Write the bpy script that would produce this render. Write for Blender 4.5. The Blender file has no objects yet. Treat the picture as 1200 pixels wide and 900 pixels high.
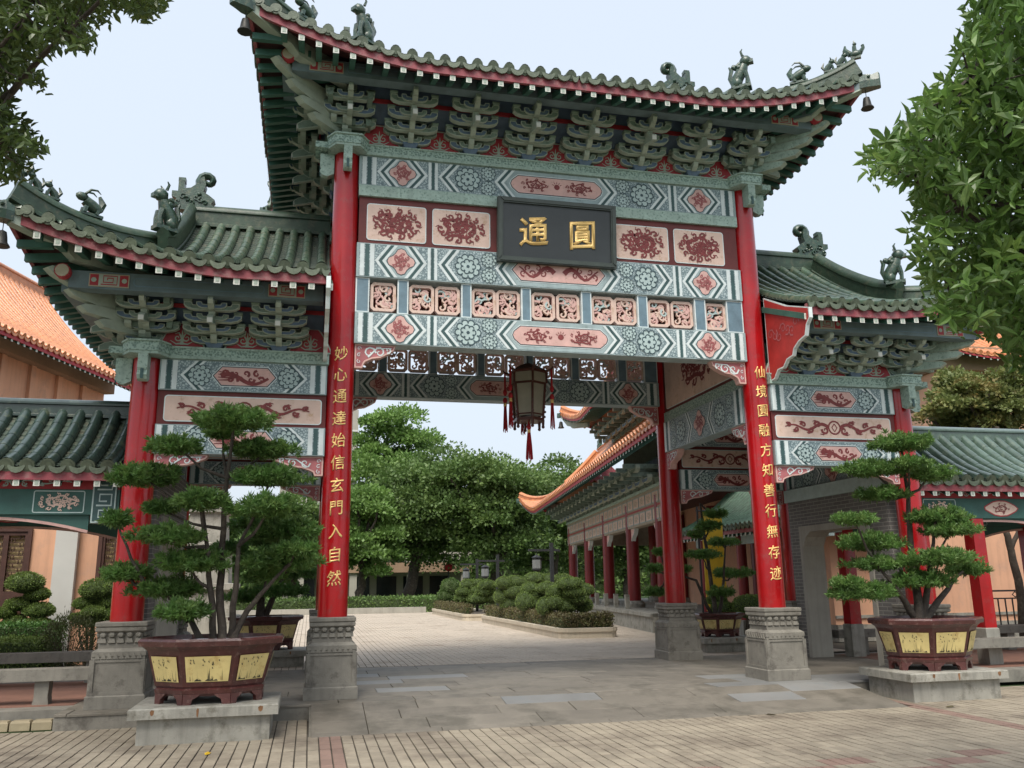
import bpy, bmesh, math, random
import numpy as np
from mathutils import Matrix, Vector
R = math.radians
sc = bpy.context.scene
col = sc.collection
# ------------------------------------------------------------------ camera, world, sun, exposure
F_PX, CAM = 1008.07, np.array([-3.7631, -12.8364, 1.5])
YAW, PITCH, ROLL = 0.2289, 0.2274, -0.0135
_w = np.array([math.sin(YAW)*math.cos(PITCH), math.cos(YAW)*math.cos(PITCH), math.sin(PITCH)])
_r0 = np.array([math.cos(YAW), -math.sin(YAW), 0.0]); _u0 = np.cross(_r0, _w)
_r = math.cos(ROLL)*_r0+math.sin(ROLL)*_u0; _u = -math.sin(ROLL)*_r0+math.cos(ROLL)*_u0
cam = bpy.data.cameras.new('camera'); cam_o = bpy.data.objects.new('camera', cam); col.objects.link(cam_o)
cam.sensor_width = 36; cam.lens = F_PX/1200*36; cam.clip_start = .05; cam.clip_end = 3000
cam_o.matrix_world = Matrix(((_r[0], _u[0], -_w[0], CAM[0]), (_r[1], _u[1], -_w[1], CAM[1]), (_r[2], _u[2], -_w[2], CAM[2]), (0, 0, 0, 1)))
sc.camera = cam_o
def ray(x, y): return (x-600)/F_PX*_r-(y-450)/F_PX*_u+_w
def atY(x, y, Y): v = ray(x, y); return CAM+v*((Y-CAM[1])/v[1])
def atX(x, y, X): v = ray(x, y); return CAM+v*((X-CAM[0])/v[0])
def atZ(x, y, Z): v = ray(x, y); return CAM+v*((Z-CAM[2])/v[2])
def atD(x, y, d): v = ray(x, y); return CAM+v*d            # d metres along the view axis
def depth(p): return float((np.array(p)-CAM)@_w)

SUN_EL, SUN_AZ = 57, 206          # azimuth measured from +Y towards +X, where the sun stands
world = bpy.data.worlds.new('World'); sc.world = world; world.use_nodes = True
nt = world.node_tree; nt.nodes.clear()
sky = nt.nodes.new('ShaderNodeTexSky'); sky.sky_type = 'NISHITA'; sky.sun_disc = False
sky.sun_elevation = R(SUN_EL); sky.sun_rotation = R(SUN_AZ); sky.dust_density = 8.0; sky.air_density = 1.1; sky.ozone_density = 2.0
hz = nt.nodes.new('ShaderNodeMix'); hz.data_type = 'RGBA'; hz.inputs[0].default_value = .6
hz.inputs[7].default_value = (8.3, 9.2, 10.2, 1)            # thin white overcast veil over the whole sky
bg = nt.nodes.new('ShaderNodeBackground'); bg.inputs[1].default_value = .112
wo = nt.nodes.new('ShaderNodeOutputWorld')
nt.links.new(sky.outputs[0], hz.inputs[6]); nt.links.new(hz.outputs[2], bg.inputs[0]); nt.links.new(bg.outputs[0], wo.inputs[0])
sun = bpy.data.lights.new('sun', 'SUN'); sun.energy = 2.8; sun.angle = R(30); sun.color = (1, .95, .87)
sun_o = bpy.data.objects.new('sun', sun); col.objects.link(sun_o)
_sd = Vector((math.sin(R(SUN_AZ))*math.cos(R(SUN_EL)), math.cos(R(SUN_AZ))*math.cos(R(SUN_EL)), math.sin(R(SUN_EL))))
sun_o.rotation_euler = (-_sd).to_track_quat('-Z', 'Y').to_euler(); sun_o.location = (20, -10, 30)
sc.view_settings.view_transform = 'Standard'; sc.view_settings.look = 'None'
sc.view_settings.exposure = 0.34; sc.view_settings.gamma = 1; sc.view_settings.use_curve_mapping = False
sc.cycles.max_bounces = 6; sc.cycles.diffuse_bounces = 3; sc.cycles.transparent_max_bounces = 6

# ------------------------------------------------------------------ materials
MATS = {}
def mat(name, c, rough=.6, var=.18, scale=2.5, bump=.15, bscale=40, coat=0, spec=.5, c2=None, c2amt=.0, c2scale=6, objvar=0, streak=0, metal=0, trans=0, dist=.01):
    m = bpy.data.materials.new(name); m.use_nodes = True; n = m.node_tree.nodes; L = m.node_tree.links
    b = n['Principled BSDF']; out = n['Material Output']
    b.inputs['Roughness'].default_value = rough; b.inputs['Metallic'].default_value = metal
    b.inputs['Specular IOR Level'].default_value = spec
    if coat: b.inputs['Coat Weight'].default_value = coat; b.inputs['Coat Roughness'].default_value = .08
    tc = n.new('ShaderNodeTexCoord'); geo = n.new('ShaderNodeNewGeometry')
    SRC = geo.outputs['Position'] if objvar else tc.outputs['Object']
    def noise(s, det=5, rgh=.6, vec=None):
        t = n.new('ShaderNodeTexNoise'); t.inputs['Scale'].default_value = s; t.inputs['Detail'].default_value = det; t.inputs['Roughness'].default_value = rgh
        L.new(vec or SRC, t.inputs['Vector']); return t.outputs['Fac']
    def ramp(fac, lo, hi):
        r = n.new('ShaderNodeMapRange'); r.inputs[1].default_value = lo; r.inputs[2].default_value = hi; L.new(fac, r.inputs[0]); return r.outputs[0]
    def mixc(f, a, b_):
        x = n.new('ShaderNodeMix'); x.data_type = 'RGBA'
        if hasattr(f, 'links') or hasattr(f, 'node'): L.new(f, x.inputs[0])
        else: x.inputs[0].default_value = f
        for i, v in ((6, a), (7, b_)):
            if isinstance(v, tuple): x.inputs[i].default_value = v
            else: L.new(v, x.inputs[i])
        return x.outputs[2]
    lo = tuple(max(0, k*(1-var)) for k in c)+(1,); hi = tuple(min(1, k*(1+var)) for k in c)+(1,)
    cc = mixc(ramp(noise(scale), .3, .7), lo, hi)
    if c2 is not None:
        cc = mixc(ramp(noise(c2scale, 8, .7), .62-.3*c2amt, .74-.2*c2amt), cc, tuple(c2)+(1,))
    if streak:
        mp = n.new('ShaderNodeMapping'); mp.inputs['Scale'].default_value = (9, 9, .6); L.new(tc.outputs['Object'], mp.inputs[0])
        f = ramp(noise(1.0, 6, .65, mp.outputs[0]), .48, .75)
        mu = n.new('ShaderNodeMath'); mu.operation = 'MULTIPLY'; mu.inputs[1].default_value = streak; L.new(f, mu.inputs[0])
        cc = mixc(mu.outputs[0], cc, tuple(k*.35 for k in c)+(1,))
    if objvar:
        oi = n.new('ShaderNodeObjectInfo'); hs = n.new('ShaderNodeHueSaturation'); r = n.new('ShaderNodeMapRange')
        r.inputs[3].default_value = 1-objvar; r.inputs[4].default_value = 1+objvar; L.new(oi.outputs['Random'], r.inputs[0]); L.new(r.outputs[0], hs.inputs['Value'])
        L.new(cc, hs.inputs['Color']); cc = hs.outputs[0]
    L.new(cc, b.inputs['Base Color'])
    if bump:
        bp = n.new('ShaderNodeBump'); bp.inputs['Strength'].default_value = bump; bp.inputs['Distance'].default_value = dist
        L.new(noise(bscale, 6, .65), bp.inputs['Height']); L.new(bp.outputs[0], b.inputs['Normal'])
    if trans:
        tr = n.new('ShaderNodeBsdfTranslucent'); L.new(cc, tr.inputs[0]); mx = n.new('ShaderNodeMixShader'); mx.inputs[0].default_value = trans
        L.new(b.outputs[0], mx.inputs[1]); L.new(tr.outputs[0], mx.inputs[2]); L.new(mx.outputs[0], out.inputs[0])
    MATS[name] = m
    return m
mat('red_lacquer', (.37, .003, .006), .3, .2, 1.6, .06, 12, coat=.5, spec=.35, c2=(.3, .03, .03), c2amt=.3, c2scale=5, streak=.3)
mat('dark_red', (.17, .016, .02), .5, .2, 3, .1, c2=(.09, .03, .03), c2amt=.3)
mat('eave_red', (.24, .045, .058), .55, .25, 3, .15, c2=(.28, .13, .13), c2amt=.45, c2scale=9)
mat('bright_red', (.42, .035, .03), .55, .2, 4, .1)
mat('maroon', (.12, .02, .018), .6, .2, 4, .15)
mat('motif_maroon', (.2, .035, .035), .6, .25, 12, .2)
mat('pink', (.64, .4, .36), .65, .12, 5, .15, c2=(.4, .25, .2), c2amt=.2, c2scale=12)
mat('cream', (.68, .5, .42), .65, .1, 3, .1, c2=(.5, .33, .22), c2amt=.25, c2scale=7)
mat('motif_rose', (.33, .1, .1), .6, .25, 12, .2)
mat('rose', (.4, .13, .14), .65, .2, 8, .2)
mat('beam_base', (.33, .42, .43), .6, .14, 4, .15, c2=(.17, .23, .22), c2amt=.2, streak=.25)
mat('beam_white', (.66, .73, .73), .6, .1, 6, .12, streak=.25)
mat('beam_dark', (.035, .085, .085), .55, .2, 6, .1)
mat('beam_blue', (.14, .22, .27), .6, .2, 6, .1)
mat('flower_line', (.035, .07, .085), .6, .2, 9, .05)
mat('flower_mint', (.42, .53, .52), .6, .12, 9, .1)
mat('trim_green', (.36, .48, .42), .62, .16, 6, .3, 60, c2=(.12, .2, .16), c2amt=.35, c2scale=25, streak=.3)
mat('bracket_green', (.17, .235, .19), .6, .22, 5, .2, c2=(.07, .1, .085), c2amt=.3)
mat('bracket_edge', (.36, .42, .35), .6, .15, 6, .15)
mat('bracket_blue', (.1, .155, .23), .6, .25, 5, .15)
mat('purlin_blue', (.13, .185, .2), .55, .2, 4, .1)
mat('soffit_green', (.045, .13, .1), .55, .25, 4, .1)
mat('white_paint', (.6, .61, .56), .6, .1, 8, .1)
mat('tile_green', (.06, .105, .07), .38, .35, 5, .25, 25, coat=.1, c2=(.14, .15, .1), c2amt=.45, c2scale=10, objvar=.16, spec=.6)
mat('pan_green', (.055, .08, .058), .55, .3, 6, .3, c2=(.1, .1, .07), c2amt=.4)
mat('ridge_green', (.035, .065, .042), .45, .35, 6, .4, 30, c2=(.09, .1, .065), c2amt=.35, c2scale=9)
mat('ornament_green', (.03, .065, .045), .4, .4, 14, .6, 35, coat=.3, c2=(.12, .13, .08), c2amt=.3, c2scale=20)
mat('tile_edge', (.1, .125, .085), .45, .3, 10, .4, 40, objvar=.15)
mat('gallery_tile', (.028, .05, .042), .3, .3, 5, .2, coat=.3, c2=(.1, .12, .08), c2amt=.25, objvar=.15)
mat('gallery_tile_pale', (.065, .105, .08), .28, .3, 5, .2, coat=.6, c2=(.12, .16, .12), c2amt=.3, objvar=.12)
mat('tile_orange', (.56, .22, .09), .42, .2, 5, .15, coat=.15, c2=(.33, .13, .06), c2amt=.25, objvar=.1)
mat('pan_orange', (.38, .15, .07), .6, .25, 6, .2)
mat('peach', (.66, .37, .235), .8, .1, .9, .1, 60, streak=.28, c2=(.55, .33, .23), c2amt=.3, c2scale=1.5)
mat('stone', (.2, .188, .16), .82, .2, 3, .35, 45, c2=(.11, .1, .085), c2amt=.3, c2scale=5, streak=.3)
mat('stone_pale', (.3, .29, .25), .82, .2, 3, .35, 45, c2=(.15, .14, .11), c2amt=.35, c2scale=4, streak=.6)
mat('slab', (.175, .157, .128), .68, .16, 1.5, .2, 35, c2=(.105, .095, .075), c2amt=.5, c2scale=1.4, objvar=.12)
mat('slab_blue', (.2, .2, .192), .6, .14, 1.5, .2, 35, c2=(.18, .19, .19), c2amt=.3, c2scale=3, objvar=.12)
mat('tile_beige', (.285, .245, .185), .75, .14, 3, .25, 60, c2=(.17, .14, .105), c2amt=.5, c2scale=1.1, objvar=.13)
mat('tile_maroon', (.22, .145, .115), .75, .15, 3, .25, 60, objvar=.12)
mat('court_tile', (.45, .385, .31), .78, .12, 1.0, .2, 50, c2=(.3, .24, .18), c2amt=.3, c2scale=.7)
mat('joint', (.075, .065, .05), .9, .3, 3, .3)
mat('earth', (.05, .04, .028), .95, .3, 4, .5)
mat('terracotta_floor', (.2, .1, .07), .7, .2, 2, .15)
mat('brick_red', (.24, .09, .06), .8, .2, 6, .3)
mat('plaque_board', (.028, .034, .036), .42, .2, 2, .08)
mat('plaque_frame', (.045, .058, .05), .45, .2, 5, .15)
mat('gold', (.82, .55, .2), .38, .15, 8, .1, metal=.25)
mat('pot_brown', (.075, .022, .02), .3, .35, 6, .25, 30, coat=.3, c2=(.17, .1, .085), c2amt=.25, c2scale=14)
mat('pot_yellow', (.64, .52, .22), .45, .12, 5, .1, c2=(.45, .3, .1), c2amt=.3)
mat('ink', (.05, .05, .03), .5, .3, 6, 0)
mat('bark', (.06, .048, .038), .9, .35, 9, .9, 35, c2=(.13, .11, .085), c2amt=.35, dist=.02)
mat('needle', (.105, .21, .05), .5, .4, 3, 0, trans=.4, c2=(.2, .31, .085), c2amt=.5, c2scale=7)
mat('needle_light', (.085, .19, .045), .5, .4, 3, 0, trans=.3, c2=(.15, .27, .07), c2amt=.35, c2scale=7)
mat('topiary', (.135, .2, .05), .55, .4, 5, 0, trans=.3, c2=(.24, .34, .09), c2amt=.45)
mat('hedge_brown', (.12, .1, .045), .6, .4, 6, 0, trans=.25, c2=(.14, .17, .05), c2amt=.4)
mat('tree_dark', (.095, .165, .042), .55, .45, .35, 0, trans=.3, c2=(.17, .25, .065), c2amt=.45, c2scale=.9)
mat('tree_bright', (.16, .27, .065), .55, .4, .35, 0, trans=.35, c2=(.13, .25, .06), c2amt=.4, c2scale=.9)
mat('tree_yellow', (.16, .2, .06), .55, .4, .6, 0, trans=.3, c2=(.24, .18, .06), c2amt=.45, c2scale=1.2)
mat('leaf', (.1, .185, .04), .38, .35, 2.5, 0, trans=.4, c2=(.2, .3, .07), c2amt=.4, c2scale=3, objvar=.25)
mat('leaf_dark', (.08, .125, .03), .4, .4, 1.5, 0, trans=.35, c2=(.13, .17, .03), c2amt=.35, c2scale=2)
mat('lantern_glass', (.45, .43, .34), .35, .12, 4, .05, trans=.35)
mat('lantern_wood', (.08, .022, .014), .4, .3, 6, .2, coat=.2)
mat('tassel', (.38, .012, .02), .7, .3, 30, .3)
mat('bell', (.03, .03, .027), .5, .3, 8, .2, metal=.5)
mat('iron', (.02, .022, .024), .5, .2, 6, .1)
mat('wood_dark', (.07, .03, .022), .55, .25, 6, .2)
mat('lattice_gold', (.55, .42, .22), .6, .25, 8, .1)
mat('concrete', (.34, .325, .28), .85, .12, 2, .2, streak=.3)
mat('far_wall', (.36, .34, .29), .85, .12, .6, .1, streak=.2)
mat('far_white', (.55, .55, .52), .8, .1, .6, .1)
mat('glass_dark', (.02, .025, .028), .15, .2, 2, 0)
mat('yellow_cloth', (.62, .4, .02), .7, .12, 3, .1)
mat('grass_ground', (.05, .085, .025), .9, .35, 1.2, .4)
mat('kerb_pale', (.5, .44, .34), .85, .12, 2, .2, streak=.3)
mat('kerb_yellow', (.3, .25, .16), .8, .2, 4, .3)
mat('pan_pale', (.055, .075, .055), .6, .3, 6, .3)
mat('red_dull', (.2, .012, .015), .45, .15, 2, .05, coat=.2); mat('beam_band', (.32, .27, .2), .65, .2, 5, .15)
mat('tile_jade', (.14, .26, .17), .4, .3, 5, .2, coat=.2)
mat('teal_paint', (.03, .1, .085), .55, .2, 4, .1)
mat('dark_red_board', (.36, .03, .04), .55, .2, 4, .1)
mat('gold_line', (.4, .36, .26), .6, .1, 8, 0)
mat('rust', (.2, .1, .045), .9, .4, 9, 0)
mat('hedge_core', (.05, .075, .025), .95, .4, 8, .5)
mat('lamp_pane', (.16, .17, .17), .3, .1, 3, 0)
mat('far_tan', (.3, .2, .13), .85, .2, 1, .1)
mat('shrub_olive', (.07, .085, .03), .6, .4, 6, 0, trans=.3)
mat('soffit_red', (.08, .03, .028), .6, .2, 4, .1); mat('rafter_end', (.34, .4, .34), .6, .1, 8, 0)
def brick_mat():
    m = bpy.data.materials.new('grey_brick'); m.use_nodes = True; n = m.node_tree.nodes; L = m.node_tree.links; b = n['Principled BSDF']
    tc = n.new('ShaderNodeTexCoord'); mp = n.new('ShaderNodeMapping'); mp.inputs['Rotation'].default_value = (0, R(90), R(90)) ; L.new(tc.outputs['Object'], mp.inputs[0])
    sx = n.new('ShaderNodeSeparateXYZ'); L.new(tc.outputs['Object'], sx.inputs[0]); cx = n.new('ShaderNodeCombineXYZ')
    ad = n.new('ShaderNodeMath'); ad.operation = 'ADD'; L.new(sx.outputs[0], ad.inputs[0]); L.new(sx.outputs[1], ad.inputs[1]); L.new(ad.outputs[0], cx.inputs[0]); L.new(sx.outputs[2], cx.inputs[1])
    t = n.new('ShaderNodeTexBrick'); L.new(cx.outputs[0], t.inputs[0]); t.inputs['Color1'].default_value = (.17, .165, .155, 1); t.inputs['Color2'].default_value = (.125, .12, .112, 1); t.inputs['Mortar'].default_value = (.3, .285, .26, 1)
    t.inputs['Scale'].default_value = 1; t.inputs['Brick Width'].default_value = .26; t.inputs['Row Height'].default_value = .068; t.inputs['Mortar Size'].default_value = .006
    L.new(t.outputs[0], b.inputs['Base Color']); b.inputs['Roughness'].default_value = .85
    bp = n.new('ShaderNodeBump'); bp.inputs['Strength'].default_value = .5; bp.inputs['Distance'].default_value = .006; bp.invert = True; L.new(t.outputs[1], bp.inputs['Height']); L.new(bp.outputs[0], b.inputs['Normal'])
    MATS['grey_brick'] = m
brick_mat()
def field_mat():       # dense curling print that fills the painted beams between the figures
    m = bpy.data.materials.new('beam_field'); m.use_nodes = True; n = m.node_tree.nodes; L = m.node_tree.links; b = n['Principled BSDF']
    tc = n.new('ShaderNodeTexCoord'); v = n.new('ShaderNodeTexVoronoi'); v.feature = 'DISTANCE_TO_EDGE'; v.inputs['Scale'].default_value = 26
    L.new(tc.outputs['Object'], v.inputs[0]); r = n.new('ShaderNodeMapRange'); r.inputs[1].default_value = .05; r.inputs[2].default_value = .2; L.new(v.outputs[0], r.inputs[0])
    x = n.new('ShaderNodeMix'); x.data_type = 'RGBA'; x.inputs[6].default_value = (.13, .19, .21, 1); x.inputs[7].default_value = (.4, .49, .5, 1); L.new(r.outputs[0], x.inputs[0]); L.new(x.outputs[2], b.inputs['Base Color']); b.inputs['Roughness'].default_value = .6
    MATS['beam_field'] = m
field_mat()
def trim_pattern():    # green moulding with a small running scroll
    m = bpy.data.materials.new('trim_scroll'); m.use_nodes = True; n = m.node_tree.nodes; L = m.node_tree.links; b = n['Principled BSDF']
    tc = n.new('ShaderNodeTexCoord'); v = n.new('ShaderNodeTexVoronoi'); v.feature = 'SMOOTH_F1'; v.inputs['Scale'].default_value = 34
    L.new(tc.outputs['Object'], v.inputs[0]); r = n.new('ShaderNodeMapRange'); r.inputs[1].default_value = .2; r.inputs[2].default_value = .55; L.new(v.outputs[0], r.inputs[0])
    x = n.new('ShaderNodeMix'); x.data_type = 'RGBA'; x.inputs[6].default_value = (.14, .22, .19, 1); x.inputs[7].default_value = (.36, .49, .43, 1); L.new(r.outputs[0], x.inputs[0]); L.new(x.outputs[2], b.inputs['Base Color']); b.inputs['Roughness'].default_value = .65
    bp = n.new('ShaderNodeBump'); bp.inputs['Strength'].default_value = .4; bp.inputs['Distance'].default_value = .01; L.new(r.outputs[0], bp.inputs['Height']); L.new(bp.outputs[0], b.inputs['Normal'])
    MATS['trim_scroll'] = m
trim_pattern()

# ------------------------------------------------------------------ mesh helpers
class MB:
    def __init__(s, M=None):
        s.v = []; s.f = []; s.m = []; s.mats = []; s.M = M or Matrix()
    def mi(s, name):
        if name not in s.mats: s.mats.append(name)
        return s.mats.index(name)
    def add(s, vs, fs, m):
        o = len(s.v); M = s.M
        s.v.extend([tuple(M @ Vector(v)) for v in vs]); i = s.mi(m)
        for f in fs: s.f.append(tuple(k+o for k in f)); s.m.append(i)
    def box(s, a, b, m):
        x0, y0, z0 = a; x1, y1, z1 = b
        s.add([(x0, y0, z0), (x1, y0, z0), (x1, y1, z0), (x0, y1, z0), (x0, y0, z1), (x1, y0, z1), (x1, y1, z1), (x0, y1, z1)],
              [(0, 3, 2, 1), (4, 5, 6, 7), (0, 1, 5, 4), (1, 2, 6, 5), (2, 3, 7, 6), (3, 0, 4, 7)], m)
    def loft(s, rings, m, caps=True, closed=True):
        n = len(rings[0]); vs = [p for r in rings for p in r]; fs = []
        for i in range(len(rings)-1):
            for j in range(n if closed else n-1):
                k = (j+1) % n; fs.append((i*n+j, i*n+k, (i+1)*n+k, (i+1)*n+j))
        if caps: fs += [tuple(range(n-1, -1, -1)), tuple((len(rings)-1)*n+j for j in range(n))]
        s.add(vs, fs, m)
    def tube(s, pts, rad, m, n=8, caps=True):
        pts = [Vector(p) for p in pts]; rs = rad if isinstance(rad, (list, tuple)) else [rad]*len(pts); rings = []; ref = None
        for i, p in enumerate(pts):
            t = (pts[min(i+1, len(pts)-1)]-pts[max(i-1, 0)]).normalized()
            if ref is None: ref = Vector((0, 0, 1)) if abs(t.z) < .9 else Vector((1, 0, 0))
            a = t.cross(ref).normalized(); b = a.cross(t).normalized(); ref = b
            rings.append([tuple(p+rs[i]*(math.cos(2*math.pi*k/n)*a+math.sin(2*math.pi*k/n)*b)) for k in range(n)])
        s.loft(rings, m, caps)
    def lathe(s, prof, c, m, n=16, a0=0, sx=1, sy=1, caps=True):      # prof: (radius, z)
        s.loft([[(c[0]+sx*r*math.cos(a0+2*math.pi*k/n), c[1]+sy*r*math.sin(a0+2*math.pi*k/n), c[2]+z) for k in range(n)] for r, z in prof], m, caps)
    def square(s, prof, c, m): 
        s.loft([[(c[0]-h, c[1]-h, c[2]+z), (c[0]+h, c[1]-h, c[2]+z), (c[0]+h, c[1]+h, c[2]+z), (c[0]-h, c[1]+h, c[2]+z)] for h, z in prof], m)
    def prism(s, poly, y0, y1, m):                # poly in XZ, extruded from y0 (front) to y1
        n = len(poly); vs = [(x, y0, z) for x, z in poly]+[(x, y1, z) for x, z in poly]
        s.add(vs, [tuple(range(n)), tuple(range(2*n-1, n-1, -1))]+[(j, j+n, (j+1) % n+n, (j+1) % n) for j in range(n)], m)
    def flat(s, poly, y, m): s.add([(x, y, z) for x, z in poly], [tuple(range(len(poly)))], m)
    def ring(s, outer, inner, y, m):
        n = len(outer); s.add([(x, y, z) for x, z in outer+inner], [(j, (j+1) % n, n+(j+1) % n, n+j) for j in range(n)], m)
    def plate(s, poly, y0, y1, inset, medge, mfill):    # prism whose front shows an edge line round a fill
        n = len(poly); inn = inset_poly(poly, inset)
        s.ring(poly, inn, y0, medge); s.flat(inn, y0, mfill)
        s.add([(x, y0, z) for x, z in poly]+[(x, y1, z) for x, z in poly], [(j, j+n, (j+1) % n+n, (j+1) % n) for j in range(n)]+[tuple(range(2*n-1, n-1, -1))], medge)
    rk = 0
    def ribbon(s, pts, w0, w1, y, m, th=0):
        s.rk += 1; y -= .0003*(s.rk % 30)
        n = len(pts); P = [Vector(p) for p in pts]; a = []; b = []
        for i in range(n):
            t = (P[min(i+1, n-1)]-P[max(i-1, 0)]); t = t.normalized() if t.length > 1e-9 else Vector((1, 0)); q = Vector((-t.y, t.x)); w = (w0+(w1-w0)*i/(n-1))/2
            a.append(P[i]+q*w); b.append(P[i]-q*w)
        if th:
            rings = [[(a[i].x, y, a[i].y), (b[i].x, y, b[i].y), (b[i].x, y+th, b[i].y), (a[i].x, y+th, a[i].y)] for i in range(n)]
            s.loft(rings, m)
        else:
            s.add([(p.x, y, p.y) for p in a]+[(p.x, y, p.y) for p in b], [(i, i+1, n+i+1, n+i) for i in range(n-1)], m)
    def sphere(s, c, r, m, sc_=(1, 1, 1), n=8, k=5):
        rings = [[(c[0]+r*sc_[0]*math.sin(math.pi*i/k)*math.cos(2*math.pi*j/n), c[1]+r*sc_[1]*math.sin(math.pi*i/k)*math.sin(2*math.pi*j/n), c[2]-r*sc_[2]*math.cos(math.pi*i/k)) for j in range(n)] for i in [.12]+list(range(1, k))+[k-.12]]
        s.loft(rings, m)
    def mesh(s, name, smooth=False):
        me = bpy.data.meshes.new(name); me.from_pydata(s.v, [], s.f)
        for k in s.mats: me.materials.append(MATS[k])
        me.polygons.foreach_set('material_index', s.m)
        if smooth:
            me.polygons.foreach_set('use_smooth', [True]*len(s.f)); me.set_sharp_from_angle(angle=R(smooth if smooth is not True else 40))
        me.update(); return me
    def build(s, name, parent=None, smooth=False, loc=None):
        return link(name, s.mesh(name, smooth), parent, loc)
def link(name, me, parent=None, loc=None, rot=None):
    o = bpy.data.objects.new(name, me); col.objects.link(o); o.parent = parent
    if loc is not None: o.location = loc
    if rot is not None: o.rotation_euler = rot
    return o
def inset_poly(poly, d):
    n = len(poly); A = sum(poly[i][0]*poly[(i+1) % n][1]-poly[(i+1) % n][0]*poly[i][1] for i in range(n)); sg = 1 if A > 0 else -1; out = []
    for i in range(n):
        p = Vector(poly[i]); a = (p-Vector(poly[i-1])); b = (Vector(poly[(i+1) % n])-p)
        a = a.normalized(); b = b.normalized(); na = Vector((-a.y, a.x))*sg; nb = Vector((-b.y, b.x))*sg; m_ = na+nb
        m_ = m_.normalized() if m_.length > 1e-6 else na; k = min(2.0, 1/max(.3, m_.dot(na))); q = p+m_*d*k; out.append((q.x, q.y))
    return out
def tag(o, label, cat, group=None, kind=None):
    if label: o['label'] = label
    if cat: o['category'] = cat
    if group: o['group'] = group
    if kind: o['kind'] = kind
    return o
def thing(name, label, cat, loc=(0, 0, 0), rz=0, group=None):
    o = bpy.data.objects.new(name, None); col.objects.link(o); o.location = loc; o.rotation_euler = (0, 0, rz); o.empty_display_size = .2
    return tag(o, label, cat, group)
def structure(o): o['kind'] = 'structure'; return o
def rrect(x0, z0, x1, z1, r, n=4):
    p = []
    for cx, cz, a in ((x1-r, z1-r, 0), (x0+r, z1-r, 90), (x0+r, z0+r, 180), (x1-r, z0+r, 270)):
        for i in range(n+1): t = R(a+90*i/n); p.append((cx+r*math.cos(t), cz+r*math.sin(t)))
    return p
def spiral(cx, cz, r, turns, a0, d=1, n=12):
    return [(cx+r*(1-.85*i/n)*math.cos(a0+d*turns*2*math.pi*i/n), cz+r*(1-.85*i/n)*math.sin(a0+d*turns*2*math.pi*i/n)) for i in range(n+1)]
def dragon(mb, cx, cz, w, h, seed, y, m, th=0, curls=13):      # coiled curling figure inside an ellipse
    g = random.Random(seed); ph = g.uniform(0, 6.28); body = []; s = min(w, h); wi = max(.8, min(1.6, w/h))
    for i in range(30):
        t = i/29; a = ph+t*8.2; k = (.36-.22*t)*(1+.2*math.sin(5*a+1)); body.append((cx+w*k*math.cos(a), cz+h*k*math.sin(a)))
    mb.ribbon(body, s*.1, s*.07, y, m, th); n1 = max(6, int(curls*.6)); n2 = max(3, curls-n1)
    for ring, n, rr in ((.41, n1, .11), (.25, n1, .09), (.1, n2, .09)):
        for i in range(n):
            a = ph+6.283*(i+g.uniform(-.2, .2))/n; r = s*rr*g.uniform(.8, 1.25); q = (cx+w*ring*math.cos(a), cz+h*ring*math.sin(a)); d = g.choice((-1, 1))
            mb.ribbon(spiral(q[0], q[1], r, 1.05, a+2.4, d, 8), s*.065, s*.03, y, m, th)
            mb.ribbon([q, (q[0]+r*.9*math.cos(a+d*.9), q[1]+r*.9*math.sin(a+d*.9)), (q[0]+r*1.3*math.cos(a+d*.3), q[1]+r*1.3*math.sin(a+d*.3))], s*.06, s*.012, y, m, th)
def scrollband(mb, cx, cz, w, h, seed, y, m, centre=True, k=4, th=0):
    g = random.Random(seed)
    if centre:
        mb.ribbon([(cx+h*.36*math.cos(a*.4488), cz+h*.36*math.sin(a*.4488)) for a in range(15)], h*.09, h*.09, y, m, th)
        mb.ribbon([(cx, cz+h*.22), (cx+h*.16, cz), (cx, cz-h*.22), (cx-h*.16, cz), (cx, cz+h*.22)], h*.06, h*.06, y, m, th)
    x0 = h*.36 if centre else h*.05
    for sd in (-1, 1):
        L = w/2-x0; pts = [(cx+sd*(x0+L*t/20), cz+h*.2*math.sin(t/20*math.pi*k*.75)*(1-.5*t/20)) for t in range(21)]
        mb.ribbon(pts, h*.2, h*.06, y, m, th)
        for j in range(k+2):
            t = (j+.5)/(k+2); up = 1 if j % 2 else -1; r = h*(.24-.12*t)
            c = (cx+sd*(x0+L*t), cz+up*h*.16*(1-.4*t)); mb.ribbon(spiral(c[0], c[1], r, 1.15, math.pi/2*(1-sd)+g.uniform(-.4, .4), sd*up, 10), h*.15, h*.05, y, m, th)
            mb.ribbon([(c[0], c[1]+up*r*.6), (c[0]+sd*r*.7, c[1]+up*r*1.1), (c[0]+sd*r*1.5, c[1]+up*r*.9)], h*.13, h*.02, y, m, th)
def flower(mb, cx, cz, r, y):
    mb.flat([(cx+r*math.cos(k*.314), cz+r*math.sin(k*.314)) for k in range(20)], y, 'flower_mint')
    for ro, n, pr in ((.8, 10, .27), (.42, 7, .22)):
        for k in range(n):
            a = 2*math.pi*k/n; px, pz = cx+r*ro*math.cos(a), cz+r*ro*math.sin(a)
            mb.ribbon([(px+r*pr*math.cos(a+t), pz+r*pr*math.sin(a+t)) for t in (-1.9, -1.1, -.35, .35, 1.1, 1.9)], r*.085, r*.085, y-.002, 'flower_line')
    mb.flat([(cx+r*.14*math.cos(k*.785), cz+r*.14*math.sin(k*.785)) for k in range(8)], y-.003, 'flower_line')
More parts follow.
